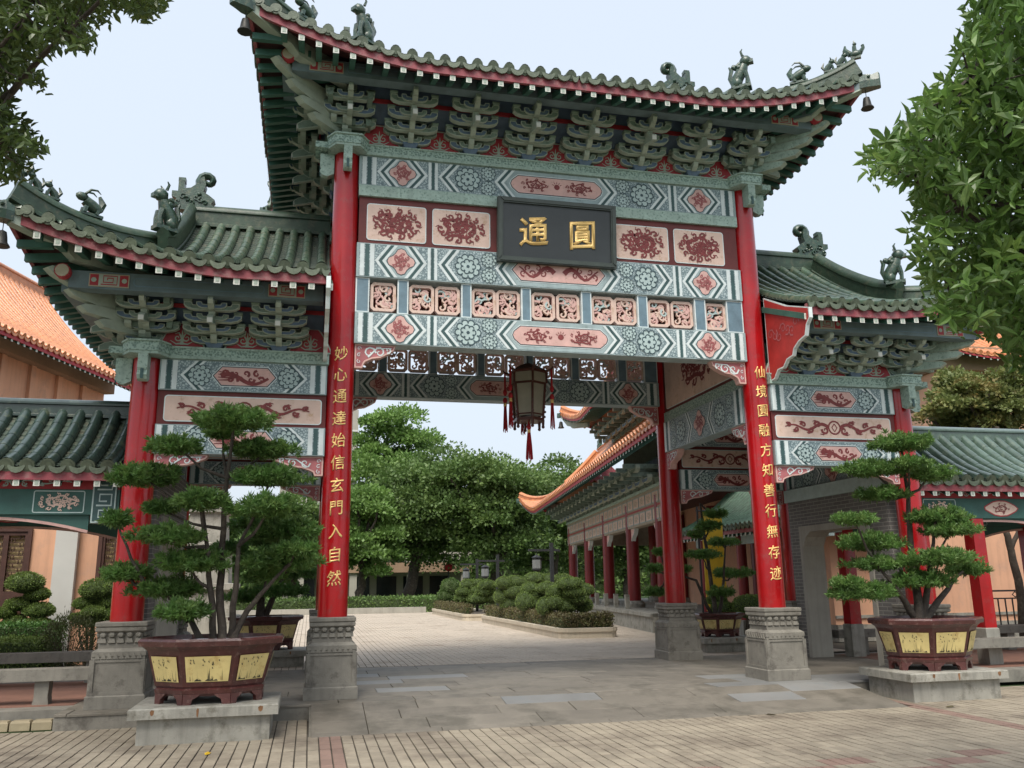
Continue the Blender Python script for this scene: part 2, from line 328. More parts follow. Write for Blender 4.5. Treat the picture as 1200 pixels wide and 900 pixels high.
def ngon_text(ch, size, fat=.006):
    cu = bpy.data.curves.new('glyph', 'FONT'); cu.body = ch; cu.size = size; cu.align_x = 'CENTER'; cu.align_y = 'CENTER'; cu.offset = size*fat; cu.resolution_u = 3
    o = bpy.data.objects.new('glyph', cu); col.objects.link(o); bpy.context.view_layer.update()
    dg = bpy.context.evaluated_depsgraph_get(); me = bpy.data.meshes.new_from_object(o.evaluated_get(dg)); bpy.data.objects.remove(o)
    xs = [v.co.x for v in me.vertices]; ys = [v.co.y for v in me.vertices]; cx = (min(xs)+max(xs))/2; cy = (min(ys)+max(ys))/2
    for v in me.vertices: v.co.x -= cx; v.co.y -= cy
    return me
def glyph_obj(ch, size, parent, c, rad=None, thick=.008, slant=.12, squash=.95):
    me = ngon_text(ch, size, .006 if rad else .016); bm = bmesh.new(); bm.from_mesh(me); bpy.data.meshes.remove(me)
    if rad:
        k = -size/2
        while k < size/2:
            bmesh.ops.bisect_plane(bm, geom=bm.verts[:]+bm.edges[:]+bm.faces[:], plane_co=(k, 0, 0), plane_no=(1, 0, 0)); k += .025
    fs = bm.faces[:]; e = bmesh.ops.extrude_face_region(bm, geom=fs)
    top = {v for v in e['geom'] if isinstance(v, bmesh.types.BMVert)}
    for v in bm.verts:
        x, z = v.co.x*squash, v.co.y+v.co.x*slant; h = thick if v in top else -.002
        if rad: a = x/rad; v.co = (c[0]+(rad+h)*math.sin(a), c[1]-(rad+h)*math.cos(a), c[2]+z)
        else: v.co = (c[0]+x, c[1]-h, c[2]+z)
    out = bpy.data.meshes.new('character'); bm.to_mesh(out); bm.free(); out.materials.append(MATS['gold'])
    return link('character', out, parent)
def quads_np(name, P, A, B, m, parent=None, fold=0):      # P base point, A length vector, B half-width vector: one diamond leaf each
    n = len(P); V = np.empty((n, 4, 3), np.float32); V[:, 0] = P; V[:, 1] = P+A*.5+B; V[:, 2] = P+A; V[:, 3] = P+A*.5-B
    me = bpy.data.meshes.new(name); me.vertices.add(n*4); me.vertices.foreach_set('co', V.ravel()); me.loops.add(n*4)
    me.loops.foreach_set('vertex_index', np.arange(n*4, dtype=np.int32)); me.polygons.add(n)
    me.polygons.foreach_set('loop_start', np.arange(0, n*4, 4, dtype=np.int32)); me.polygons.foreach_set('loop_total', np.full(n, 4, np.int32))
    me.update(calc_edges=True); me.materials.append(MATS[m]); o = link(name, me, parent); o['kind'] = 'stuff'; return o
def unit(a): return a/np.maximum(1e-9, np.linalg.norm(a, axis=-1, keepdims=True))
rs = np.random.RandomState(7)
# ------------------------------------------------------------------ ground, plaza, courtyard
mb = MB(); mb.add([(-900, -900, -.26), (900, -900, -.26), (900, 900, -.26), (-900, 900, -.26)], [(0, 1, 2, 3)], 'grass_ground')
structure(mb.build('ground'))
mb = MB(); mb.box((-24, -22, -.255), (24, -.62, -.209), 'joint'); plaza = structure(mb.build('plaza'))
TX, TY = .125, .28
g = random.Random(3)
def tile_mesh(m):
    b = MB(); a, c = TX/2-.007, TY/2-.0065
    b.loft([[(-a, -c, -.006), (a, -c, -.006), (a, c, -.006), (-a, c, -.006)], [(-a, -c, .006), (a, -c, .006), (a, c, .006), (-a, c, .006)], [(-a+.004, -c+.003, .009), (a-.004, -c+.003, .009), (a-.004, c-.003, .009), (-a+.004, c-.003, .009)]], m); return b.mesh('paving_tile')
TM = {k: tile_mesh(k) for k in ('tile_beige', 'tile_maroon')}
def tile_kind(x, y, j):
    if abs(x+3.47) < .13 or abs(x-4.25) < .13: return 'tile_maroon'
    if -5.6 < y < -4.85 and (int((x+20)/.5)+j) % 3 == 0 and -.8 < x < 3.2: return 'tile_maroon'
    return 'tile_beige'
cand = []
for i in range(-150, 160):
    for j in range(0, 32):
        x = -3.53+i*TX; y = -.78-j*TY
        if -3.68 < x < 4.3 and y > -2.05: continue
        if y > -.72: continue
        cand.append((x, y, j))
def on_screen(p):
    d = np.array(p)-CAM; z = d@_w
    if z <= .2: return False
    return abs(F_PX*(d@_r)/z) < 600 and abs(F_PX*(d@_u)/z) < 450
vis = sorted([c for c in cand if on_screen((c[0], c[1], -.2))], key=lambda c: depth((c[0], c[1], -.2)))
near = set(vis[:300]); rest = MB()
for c in cand:
    x, y, j = c; k = tile_kind(x, y, j)
    if c in near: link('paving_tile', TM[k], plaza, (x, y, -.2+g.uniform(-.0025, .0025)), (g.uniform(-.006, .006), g.uniform(-.01, .01), 0))
    else:
        a, b_ = TX/2-.007, TY/2-.0065; z = -.191+g.uniform(-.002, .002)
        rest.add([(x-a, y-b_, -.206), (x+a, y-b_, -.206), (x+a, y+b_, -.206), (x-a, y+b_, -.206), (x-a, y-b_, z), (x+a, y-b_, z), (x+a, y+b_, z), (x-a, y+b_, z)], [(4, 5, 6, 7), (0, 1, 5, 4), (1, 2, 6, 5), (2, 3, 7, 6), (3, 0, 4, 7)], k)
o = rest.build('paving_field', plaza); o['kind'] = 'stuff'
# gate platform with slabs
mb = MB(); mb.box((-6.75, -.68, -.255), (6.75, 4.22, -.03), 'stone')
mb.add([(-3.7, -.69, -.035), (4.15, -.69, -.035), (4.15, -2.07, -.23), (-3.7, -2.07, -.23), (-3.7, -.69, -.3), (4.15, -.69, -.3), (4.15, -2.07, -.3), (-3.7, -2.07, -.3)],
       [(0, 1, 2, 3), (3, 2, 6, 7), (0, 3, 7, 4), (2, 1, 5, 6)], 'stone')
platform = structure(mb.build('platform'))
def slab(x0, x1, y0, y1, za, zb, m):            # za at y0 (front), zb at y1
    b = MB(); e = .004; dz = g.uniform(-.003, .003); x0 += e; x1 -= e; y0 += e; y1 -= e; q = .005
    ring = lambda i, d: [(x0+i, y0+i, za+d+dz), (x1-i, y0+i, za+d+dz), (x1-i, y1-i, zb+d+dz), (x0+i, y1-i, zb+d+dz)]
    b.loft([ring(0, -.028), ring(0, -.004), ring(q, 0)], m); return b.build('paving_slab', platform)
rows = [(-.7, -.25), (-.25, .25), (.25, .8), (.8, 1.35), (1.35, 1.9), (1.9, 2.45), (2.45, 3.0), (3.0, 3.6), (3.6, 4.22)]
for y0, y1 in rows:
    x = -6.75+g.uniform(0, .5); xs = [-6.75]
    while x < 6.4: xs.append(x); x += g.uniform(.85, 1.35)
    xs.append(6.75)
    for a, b_ in zip(xs, xs[1:]):
        blue = (-3.6 < a < -2.6 and 0 < y0 < 1) or (1.6 < a < 4.2 and y0 < 0) or g.random() < .03
        slab(a, b_, y0, y1, 0, 0, 'slab_blue' if blue else 'slab')
zr = lambda y: -.002-(y+.7)/(-1.4)*.183*1.0 if y < -.7 else 0
for k, (y0, y1) in enumerate([(-2.1, -1.96), (-1.96, -1.52), (-1.52, -1.1), (-1.1, -.705)]):
    slab(-3.68, -3.02, y0, y1, zr(y0), zr(y1), 'slab'); x = -3.02; xs = [x]; x += g.uniform(.4, 1.0)
    while x < 3.7: xs.append(x); x += g.uniform(.95, 1.6)
    xs.append(4.15)
    for a, b_ in zip(xs, xs[1:]):
        blue = (k == 2 and 1.0 < a < 2.2) or (k == 3 and (1.9 < a < 3.4 or -1.4 < a < -.3))
        slab(a, b_, y0, y1, zr(y0), zr(y1), 'slab_blue' if blue else 'slab')
# inner courtyard
mb = MB(); mb.box((-14, 4.23, -.25), (30, 46, -.016), 'joint'); court = structure(mb.build('courtyard'))
mb = MB(); X = -6.5
cv = []; cf = []
xs = np.arange(-7.0, 7.6, .13); n = 0; y = 4.3
while y < 40:
    L = .27 if y < 14 else (.54 if y < 24 else 1.6)
    for x in xs:
        z = -.004+rs.uniform(-.002, .002); a = .058; cv += [(x-a, y, z), (x+a, y, z), (x+a, y+L-.008, z), (x-a, y+L-.008, z), (x-a, y, -.018), (x+a, y, -.018), (x+a, y+L-.008, -.018), (x-a, y+L-.008, -.018)]
        cf += [(n, n+1, n+2, n+3), (n+4, n+5, n+1, n), (n+5, n+6, n+2, n+1), (n+7, n+4, n, n+3)]; n += 8
    y += L
me = bpy.data.meshes.new('paving_strips'); me.from_pydata(cv, [], cf); me.materials.append(MATS['court_tile']); o = link('paving_strips', me, court); o['kind'] = 'stuff'
mb = MB(); mb.box((-40, 40.2, -.25), (50, 130, .02), 'grass_ground'); structure(mb.build('lawn'))

# ------------------------------------------------------------------ the gate
WC, WS, DP, PH = 3.4257, 6.134, 3.7935, 1.071
gate = thing('ceremonial_gate', 'tall three bay gateway with red columns, painted beams and green tiled roofs', 'gate')
pb = MB()
pb.square([(.36, 0), (.36, .15), (.345, .165), (.34, .17)], (0, 0, 0), 'stone')
pb.square([(.333, .165), (.322, .6), (.322, .64), (.33, .645), (.33, .7), (.30, .725), (.272, .74), (.272, .79), (.262, .8), (.262, .93), (.30, .95), (.312, .96), (.312, 1.0), (.3, 1.005), (.318, 1.02), (.318, 1.06), (.31, 1.071)], (0, 0, 0), 'stone')
for a in range(4):
    pb.M = Matrix.Rotation(a*math.pi/2, 4, 'Z')
    for x0, x1, z0, z1 in ((-.33, -.28, .17, .6), (.28, .33, .17, .6), (-.28, .28, .17, .205), (-.28, .28, .57, .6)): pb.box((x0, -.345+(.01 if z0 > .3 else 0), z0), (x1, -.3, z1), 'stone')
    for k in range(8): x = -.29+.0725*(k+.5); pb.prism([(x-.034, .612), (x+.034, .612), (x, .69)], -.339, -.31, 'stone')
pm = pb.mesh('pedestal')
lb = MB()
for a in range(4):
    lb.M = Matrix.Rotation(a*math.pi/2, 4, 'Z')
    for k in range(5):
        x = -.27+.108*(k+.5)
        lb.loft([[(x-.046, -.262, .805), (x+.046, -.262, .805), (x+.03, -.262, .87), (x-.03, -.262, .87)], [(x-.044, -.292, .81), (x+.044, -.292, .81), (x+.03, -.285, .865), (x-.03, -.285, .865)]], 'stone')
        lb.sphere((x, -.275, .91), .045, 'stone', (1.1, .8, .85), 6, 4)
lm = lb.mesh('lotus_band', True)
TEXTL, TEXTR = '妙心通達始信玄門入自然', '仙境圓融方知善行無存迹'
def column(x, y, top, text=None):
    p = link('pedestal', pm, gate, (x, y, 0)); link('lotus_band', lm, p)
    b = MB(); b.lathe([(.208, PH-.002), (.208, PH+.5), (.204, 2+top*.3), (.195, top)], (x, y, 0), 'red_lacquer', 32, caps=True); c = b.build('column', gate, 50)
    if text:
        for i, ch in enumerate(text): glyph_obj(ch, .225, c, (x, y, 4.87-i*.327), .207, .006)
for x in (-WC, WC): column(x, 0, 8.3, TEXTL if x < 0 else TEXTR); column(x, DP, 8.3)
for x in (-WS, WS): column(x, 0, 4.84); column(x, DP, 4.84)

def bars(mb, xa, xb, z0, z1, y):
    w = (xb-xa); mb.flat([(xa, z0), (xa+w*.3, z0), (xa+w*.3, z1), (xa, z1)], y, 'beam_white'); mb.flat([(xa+w*.36, z0), (xa+w*.64, z0), (xa+w*.64, z1), (xa+w*.36, z1)], y, 'beam_dark'); mb.flat([(xa+w*.7, z0), (xb, z0), (xb, z1), (xa+w*.7, z1)], y, 'beam_white')
def chev(mb, xa, wd, z0, z1, y, sg=1, b=.05):          # apex at xa, opening towards +sg
    zm = (z0+z1)/2
    for k, m in ((0, 'beam_white'), (1, 'beam_dark'), (2, 'beam_white')):
        o = k*b*1.12
        for ze in (z0, z1): mb.flat([(xa+sg*(o+wd), ze), (xa+sg*(o+b+wd), ze), (xa+sg*(o+b), zm), (xa+sg*o, zm)], y, m)
def quatrefoil(cx, cz, r):
    p = []
    for k in range(4):
        a = k*math.pi/2
        for t in (-.62, -.3, 0, .3, .62): q = r*(.62+.38*math.cos(t*2)); p.append((cx+q*math.cos(a+t), cz+q*math.sin(a+t)))
    return p
def medallion(parent, M, cx, cz, r, y, seed):
    b = MB(M); q = quatrefoil(cx, cz, r); b.flat(q, y, 'flower_line'); b.flat(inset_poly(q, .012), y-.002, 'pink'); dragon(b, cx, cz, r*1.3, r*1.3, seed, y-.004, 'motif_rose', 0, 10); return b.build('medallion', parent)
def cartouche(parent, M, cx, cz, w, h, y, seed, style=0):
    b = MB(M); e = h*.42; q = [(cx-w/2, cz), (cx-w/2+e, cz-h/2), (cx+w/2-e, cz-h/2), (cx+w/2, cz), (cx+w/2-e, cz+h/2), (cx-w/2+e, cz+h/2)]
    if style == 0: q = [(cx-w/2, cz), (cx-w/2+.03, cz-h*.22), (cx-w/2+e*.7, cz-h*.4), (cx-w/2+e, cz-h/2), (cx+w/2-e, cz-h/2), (cx+w/2-e*.7, cz-h*.4), (cx+w/2-.03, cz-h*.22), (cx+w/2, cz), (cx+w/2-.03, cz+h*.22), (cx+w/2-e*.7, cz+h*.4), (cx+w/2-e, cz+h/2), (cx-w/2+e, cz+h/2), (cx-w/2+e*.7, cz+h*.4), (cx-w/2+.03, cz+h*.22)]
    b.flat(q, y, 'beam_white'); b.flat(inset_poly(q, .012), y-.002, 'flower_line'); b.flat(inset_poly(q, .026), y-.004, 'pink')
    if style == 0:
        for s in (-1, 1): dragon(b, cx+s*w*.235, cz, w*.32, h*.72, seed+s, y-.006, 'motif_maroon', 0, 14)
        b.flat([(cx+.05*math.cos(k*.63), cz+.05*math.sin(k*.63)) for k in range(10)], y-.006, 'motif_maroon')
        for k in range(5): a = R(30+30*k); b.ribbon([(cx+.06*math.cos(a), cz+.06*math.sin(a)), (cx+.1*math.cos(a), cz+.1*math.sin(a))], .016, .004, y-.006, 'motif_maroon')
    elif style == 1:
        for s in (-1, 1):
            b.ribbon([(cx+s*w*(.05+.36*t/10), cz-h*.05+h*.22*math.sin(t*.75)) for t in range(11)], h*.22, h*.05, y-.006, 'motif_maroon')
            for k in range(6): b.ribbon(spiral(cx+s*w*(.12+.05*k), cz+h*.12*(-1)**k, h*.15, 1, k, s, 8), h*.07, h*.03, y-.006, 'motif_maroon')
    else:
        b.ribbon([(cx-w*.36+w*.72*t/12, cz-h*.12+h*.22*math.sin(t*.5+.6)) for t in range(13)], h*.24, h*.12, y-.006, 'motif_maroon')
        for k in range(8): b.ribbon(spiral(cx-w*.3+w*.08*k, cz+h*.14*(-1)**k, h*.16, 1, k*1.3, (-1)**k, 8), h*.13, h*.05, y-.006, 'motif_maroon')
        for k in range(4): b.ribbon([(cx-w*.1, cz), (cx-w*.26, cz+h*(.12-.1*k)), (cx-w*.4, cz+h*(.22-.14*k))], h*.1, h*.03, y-.006, 'motif_maroon')
    return b.build('cartouche', parent)
def beam_centre(z0, z1, yf, style, seed, M=Matrix()):
    b = MB(M); b.box((-3.24, yf, z0), (3.24, yf+.3, z1), 'beam_base'); beam = b.build('beam', gate); y = yf-.003; a, c = z0+.015, z1-.015; zm = (a+c)/2; p = MB(M)
    for s in (-1, 1):
        X = lambda v: v*s
        p.flat([(X(3.2), a), (X(.9), a), (X(.9), c), (X(3.2), c)][::1], y, 'beam_field')
        bars(p, *sorted((X(3.19), X(2.97))), a, c, y-.002); bars(p, *sorted((X(2.14), X(1.99))), a, c, y-.002)
        for poly in ([(X(2.95), zm), (X(2.74), a), (X(2.37), a), (X(2.16), zm), (X(2.37), c), (X(2.74), c)],): p.flat(poly, y-.002, 'beam_base')
        chev(p, X(2.96), .19, a, c, y-.004, -s); chev(p, X(2.15), .19, a, c, y-.004, s); chev(p, X(1.98), .19, a, c, y-.004, -s); chev(p, X(1.06), .19, a, c, y-.004, -s)
        p.flat([(X(.88), zm), (X(.7), a), (0, a), (0, c), (X(.7), c)], y-.002, 'beam_base')
        flower(p, X(1.5), zm, .195, y-.005); flower(p, X(1.16), zm+.13, .12, y-.005); flower(p, X(1.16), zm-.13, .12, y-.005)
    p.build('painted_pattern', beam)
    for s in (-1, 1): medallion(beam, M, s*2.555, zm, .225, y-.006, seed+s)
    cartouche(beam, M, 0, zm, 1.62, (c-a)*.74, y-.006, seed, style); return beam
def beam_side(z0, z1, yf, seed, s0, M=Matrix(), xa=3.62, xb=5.95):
    b = MB(M); lo, hi = sorted((s0*xa, s0*xb)); b.box((lo, yf, z0), (hi, yf+.3, z1), 'beam_base'); beam = b.build('beam', gate); y = yf-.003; a, c = z0+.012, z1-.012; zm = (a+c)/2; mid = (lo+hi)/2; p = MB(M); W = (hi-lo)/2
    p.flat([(lo+.02, a), (hi-.02, a), (hi-.02, c), (lo+.02, c)], y, 'beam_field')
    for s in (-1, 1):
        bars(p, *sorted((mid+s*(W-.02), mid+s*(W-.24))), a, c, y-.002); chev(p, mid+s*(W-.28), .2, a, c, y-.002, -s, .045)
        flower(p, mid+s*.62, zm, min(.15, (c-a)*.42), y-.005)
    p.build('painted_pattern', beam); cartouche(beam, M, mid, zm, .92, (c-a)*.74, y-.005, seed, 2); return beam
def corner_bracket(x, z1, yf, s, w=.62, h=.37, M=Matrix(), col_='rose'):
    b = MB(M); P = [(0, 0), (w, 0), (w-.03, -.08*h/.37), (w*.8, -.14*h/.37), (w*.62, -.2*h/.37), (w*.42, -.22*h/.37), (w*.26, -.27*h/.37), (.14, -.3*h/.37), (.12, -h), (0, -h)]
    P = [(x+s*px, z1+pz) for px, pz in P]; b.plate(P, yf, yf+.14, .022, 'pink', col_)
    for k, (u, v, r) in enumerate(((.22, -.13, .1), (.37, -.12, .085), (.5, -.08, .05))): b.ribbon(spiral(x+s*u*w/.62, z1+v*h/.37, r*h/.37, 1.1, 2.2*k, s*(-1)**k, 9), .03*h/.37, .012, yf-.004, 'beam_white')
    b.ribbon([(x+s*.2*w/.62, z1-.2*h/.37), (x+s*.33*w/.62, z1-.06*h/.37), (x+s*.55*w/.62, z1-.05*h/.37)], .03*h/.37, .012, yf-.006, 'beam_white')
    for k in range(3): b.ribbon(spiral(x+s*.065, z1-.07-.1*k*h/.37, .035, 1, k, 1, 6), .012, .008, yf-.004, 'beam_white')
    return b.build('corner_bracket', gate)
def panel(parent, M, x0, z0, x1, z1, y, m, fn):
    b = MB(M); q = rrect(x0, z0, x1, z1, .05); b.plate(q, y-.012, y, .014, 'beam_white', m); fn(b, (x0+x1)/2, (z0+z1)/2, x1-x0, z1-z0, y-.016); return b.build('painted_panel', parent)
# carved openwork panel (shared mesh, centred on its middle)
def carved(seed):
    b = MB(); w, h = .39, .46; q = [(-w/2+.05, -h/2), (w/2-.05, -h/2), (w/2, -h/2+.05), (w/2, h/2-.05), (w/2-.05, h/2), (-w/2+.05, h/2), (-w/2, h/2-.05), (-w/2, -h/2+.05)]
    i = inset_poly(q, .045); n = 8
    for y0 in (-.05,): b.ring(q, i, y0, 'cream')
    b.ring(q, i, .05, 'pink'); b.add([(x, -.05, z) for x, z in i]+[(x, .05, z) for x, z in i], [(j, (j+1) % n, n+(j+1) % n, n+j) for j in range(n)], 'pink'); b.add([(x, -.05, z) for x, z in q]+[(x, .05, z) for x, z in q], [(j, (j+1) % n, n+(j+1) % n, n+j) for j in range(n)], 'pink')
    k = random.Random(seed)
    for t in range(15):
        cx, cz = k.uniform(-.13, .13), k.uniform(-.17, .17); b.ribbon(spiral(cx, cz, k.uniform(.06, .1), .9, k.uniform(0, 6), k.choice((-1, 1)), 8), .032, .02, -.035+k.uniform(0, .02), k.choice(('pink', 'flower_mint', 'cream')), .05)
    for t in range(6):
        a = k.uniform(0, 6.28); p0 = (.08*math.cos(a), .1*math.sin(a)); p1 = (.17*math.cos(a+.5), .21*math.sin(a+.5)); b.ribbon([p0, ((p0[0]+p1[0])/2+.03, (p0[1]+p1[1])/2), p1], .04, .02, -.03, 'pink', .04)
    return b.mesh('carved_panel')
CARV = [carved(k) for k in range(4)]
LAT = [(-3.03, -2.6), (-2.43, -1.6), (-1.437, -.63), (-.468, .374), (.548, 1.343), (1.522, 2.358), (2.56, 2.94)]
def facade_centre(yo, plaque=True):
    M = Matrix.Translation((0, yo, 0)); yf = -.15
    beam_centre(7.645, 8.148, yf, 0, 1, M); beam_centre(6.12, 6.675, yf, 1, 5, M); beam_centre(5.06, 5.555, yf, 0, 9, M)
    b = MB(M); b.box((-3.235, yf-.02, 7.46), (3.235, yf+.28, 7.642), 'trim_green'); b.build('green_band', gate)
    b = MB(M); b.box((-3.22, yf+.03, 6.678), (3.22, yf+.25, 7.457), 'maroon'); fr = b.build('panel_frame', gate)
    for x0, x1 in ((-3.1, -2.165), (-2.07, -1.13), (1.0, 1.95), (2.05, 2.97)): panel(fr, M, x0, 6.735, x1, 7.35, yf+.03, 'cream', lambda b_, cx, cz, w, h, y: dragon(b_, cx, cz, w*.86, h*.86, int(cx*50), y, 'motif_maroon', 0, 22))
    # openwork row: posts and carved panels
    edges = [-3.24]+[v for p in LAT for v in p]+[3.24]
    for k in range(0, len(edges), 2):
        a, c = edges[k], edges[k+1]; b = MB(M); q = [(a, 5.557), (c, 5.557), (c, 6.118), (a, 6.118)]; b.plate(q, yf+.03, yf+.25, .02, 'beam_white', 'beam_blue'); b.build('lattice_post', gate)
    i = 0
    for k, (a, c) in enumerate(LAT):
        xs_ = [(a+c)/2] if k in (0, 6) else [a+(c-a)*.255, a+(c-a)*.745]
        for x in xs_: link('carved_panel', CARV[i % 4], gate, (x, yo-.02, 5.837)); i += 1
    for s in (-1, 1): corner_bracket(s*-3.225, 5.058, yo+yf+.06, s)
facade_centre(0); facade_centre(DP)
def capital(x, y, z, sx, rear=1):
    b = MB(); w = .31
    P = [(-w, -.25), (-w*.62, -.44), (w*.62, -.44), (w, -.25), (w, .25), (-w, .25)]
    for (z0, z1, k, m) in ((z-.06, z-.02, .97, 'trim_green'), (z-.02, z+.11, 1.0, 'trim_scroll'), (z+.11, z+.135, 1.06, 'trim_green')):
        b.loft([[(x+px*k, y+rear*py*k, zz) for px, py in P] for zz in (z0, z1)], m)
    def nose(M):
        n_ = MB(M); n_.prism([(-.2, .0), (-.42, .0), (-.42, -.2), (-.4, -.24), (-.42, -.3), (-.38, -.36), (-.3, -.38), (-.2, -.33)], -.065, .065, 'trim_green'); n_.box((-.424, -.02, -.36), (-.41, .02, -.22), 'beam_dark'); n_.build('beam_nose', c_)
    c_ = b.build('capital', gate)
    nose(Matrix.Translation((x, y, z-.06)) @ Matrix.Rotation(math.pi/2 if rear > 0 else -math.pi/2, 4, 'Z')); nose(Matrix.Translation((x, y, z-.06)) @ Matrix.Rotation(0 if sx < 0 else math.pi, 4, 'Z'))
    b = MB(); b.box(*((min(x+sx*.2, x+sx*.5), y-.2, z-.02), (max(x+sx*.2, x+sx*.5), y+.2, z+.08)), 'trim_scroll'); b.build('capital_arm', c_)
for y, rr in ((0, 1), (DP, -1)):
    b = MB(); b.box((-3.15, y-.2, 8.15), (3.15, y+.2, 8.20), 'trim_green'); b.box((-3.15, y-.195, 8.2), (3.15, y+.195, 8.305), 'trim_scroll'); b.box((-3.15, y-.21, 8.305), (3.15, y+.21, 8.33), 'trim_green'); b.build('cap_moulding', gate)
    for s in (-1, 1):
        capital(s*WC, y, 8.22, s, rr); capital(s*WS, y, 4.75, s, rr)
        a, c = sorted((s*3.6, s*5.86)); b = MB(); b.box((a, y-.2, 4.69), (c, y+.2, 4.73), 'trim_green'); b.box((a, y-.195, 4.73), (c, y+.195, 4.84), 'trim_scroll'); b.box((a, y-.21, 4.84), (c, y+.21, 4.865), 'trim_green'); b.build('cap_moulding', gate)
def facade_side(s, yo):
    M = Matrix.Translation((0, yo, 0)); beam_side(4.238, 4.688, -.15, 20, s, M); beam_side(3.33, 3.742, -.15, 31, s, M)
    b = MB(M); a, c = sorted((s*3.62, s*5.95)); b.box((a, -.11, 3.744), (c, .1, 4.236), 'maroon'); fr = b.build('panel_frame', gate); a, c = sorted((s*3.68, s*5.86))
    panel(fr, M, a, 3.79, c, 4.17, -.11, 'cream', lambda b_, cx, cz, w, h, y: scrollband(b_, cx, cz, w*.84, h*.8, 3, y, 'motif_maroon', True, 4))
    corner_bracket(s*3.63, 3.328, yo-.1, s, .72, .28); corner_bracket(s*5.94, 3.328, yo-.1, -s, .72, .28)
for s in (-1, 1):
    for yo in (0, DP): facade_side(s, yo)
# lateral beams between front and rear columns
def lateral(x, s, z_beam0, z_beam1, top, tall=True):
    M = Matrix.Translation((x, 0, 0)) @ Matrix.Rotation(-s*math.pi/2, 4, 'Z')      # local -Y faces the middle of the gate
    L = lambda u: u if s < 0 else -u
    xs_ = sorted((L(.2), L(DP-.2))); a, c = xs_
    b = MB(M); b.box((a, -.14, z_beam0), (c, .14, z_beam1), 'beam_base'); bm_ = b.build('beam', gate); p = MB(M); y = -.143; z0, z1 = z_beam0+.012, z_beam1-.012; zm = (z0+z1)/2; mid = (a+c)/2; W = (c-a)/2
    p.flat([(a+.02, z0), (c-.02, z0), (c-.02, z1), (a+.02, z1)], y, 'beam_field')
    for q in (-1, 1):
        bars(p, *sorted((mid+q*(W-.02), mid+q*(W-.3))), z0, z1, y-.002); chev(p, mid+q*.33, .16, z0, z1, y-.002, q, .04)
        flower(p, mid+q*.85, zm, .2, y-.005); flower(p, mid+q*1.22, zm+.16, .12, y-.005); flower(p, mid+q*1.22, zm-.16, .12, y-.005)
    p.build('painted_pattern', bm_); medallion(bm_, M, mid, zm, .26, y-.006, 77)
    b = MB(M); b.box((a, -.12, z_beam1+.002), (c, .12, z_beam1+.2), 'trim_scroll'); b.build('green_band', gate)
    b = MB(M); b.box((a, -.1, z_beam1+.202), (c, .1, top), 'maroon'); fr = b.build('panel_frame', gate)
    panel(fr, M, a+.12, z_beam1+.26, c-.12, min(top-.06, z_beam1+1.5), -.1, 'cream', lambda b_, cx, cz, w, h, y: dragon(b_, cx, cz, w*.5, h*.7, 12, y, 'motif_maroon', 0, 22))
    for q in (-1, 1):
        cb = corner_bracket(mid+q*(W-.0), z_beam0-.002, -.1, -q, .55, .35, M)
for s in (-1, 1): lateral(s*WC, s, 4.08, 4.7, 8.14); lateral(s*WS, s, 3.33, 3.75, 4.68)

# dougong bracket sets (shared meshes); local origin: foot on the cap moulding, -Y outward
def dou(b, x, y, z, w=.12, h=.06, m='bracket_green'): b.loft([[(x-w*.36, y-w*.36, z), (x+w*.36, y-w*.36, z), (x+w*.36, y+w*.36, z), (x-w*.36, y+w*.36, z)], [(x-w*.5, y-w*.5, z+h*.5), (x+w*.5, y-w*.5, z+h*.5), (x+w*.5, y+w*.5, z+h*.5), (x-w*.5, y+w*.5, z+h*.5)], [(x-w*.5, y-w*.5, z+h), (x+w*.5, y-w*.5, z+h), (x+w*.5, y+w*.5, z+h), (x-w*.5, y+w*.5, z+h)]], m)
def gong(hw, z, h, lo=.11):     # U-shaped arm outline
    q = [(-hw, z+h), (-hw, z+h*.55), (-hw*.86, z+h*.2), (-hw*.62, z), (hw*.62, z), (hw*.86, z+h*.2), (hw, z+h*.55), (hw, z+h), (hw-lo, z+h), (hw-lo*1.2, z+h*.62), (-hw+lo*1.2, z+h*.62), (-hw+lo, z+h)]; return q
TIERS = [(-.06, .06, .33), (-.24, .185, .42), (-.43, .31, .39), (-.62, .435, .37)]
tier_me = []
for k, (y, z, hw) in enumerate(TIERS):
    b = MB(); fill = ('bracket_blue', 'bracket_green', 'bracket_blue', 'bracket_green')[k]
    b.plate(gong(hw, z, .12, .1), y-.045, y+.045, .012, 'bracket_edge', fill)
    b.plate(gong(hw*.55, z+.015, .1, .07), y-.085, y-.046, .01, 'bracket_edge', ('bracket_green', 'bracket_blue')[k % 2])
    for x in (-hw+.05, 0, hw-.05): dou(b, x, y, z+.12, .12, .05)
    if k: b.plate(gong(.46-.03*k, z, .12, .1), -.1, .0, .012, 'bracket_edge', 'bracket_green')
    yo = y-.2; b.M = Matrix.Rotation(math.pi/2, 4, 'Z')          # projecting arm
    b.plate([(.1, z+.12), (.1, z+.02), (yo+.1, z), (yo+.03, z+.04), (yo, z+.09), (yo, z+.12)][::-1], -.042, .042, .01, 'bracket_edge', 'bracket_green'); b.M = Matrix()
    tier_me.append(b.mesh('bracket_tier'))
b = MB(); dou(b, 0, -.02, 0, .24, .1, 'bracket_blue'); foot_me = b.mesh('bracket_set')
b = MB(); b.M = Matrix.Rotation(math.pi/2, 4, 'Z'); b.plate([(-.2, .47), (-.2, .33), (-.78, .19), (-.8, .28), (-.72, .34)], -.04, .04, .012, 'bracket_edge', 'bracket_green'); b.M = Matrix(); b.box((-.035, -.806, .195), (.035, -.794, .27), 'white_paint')
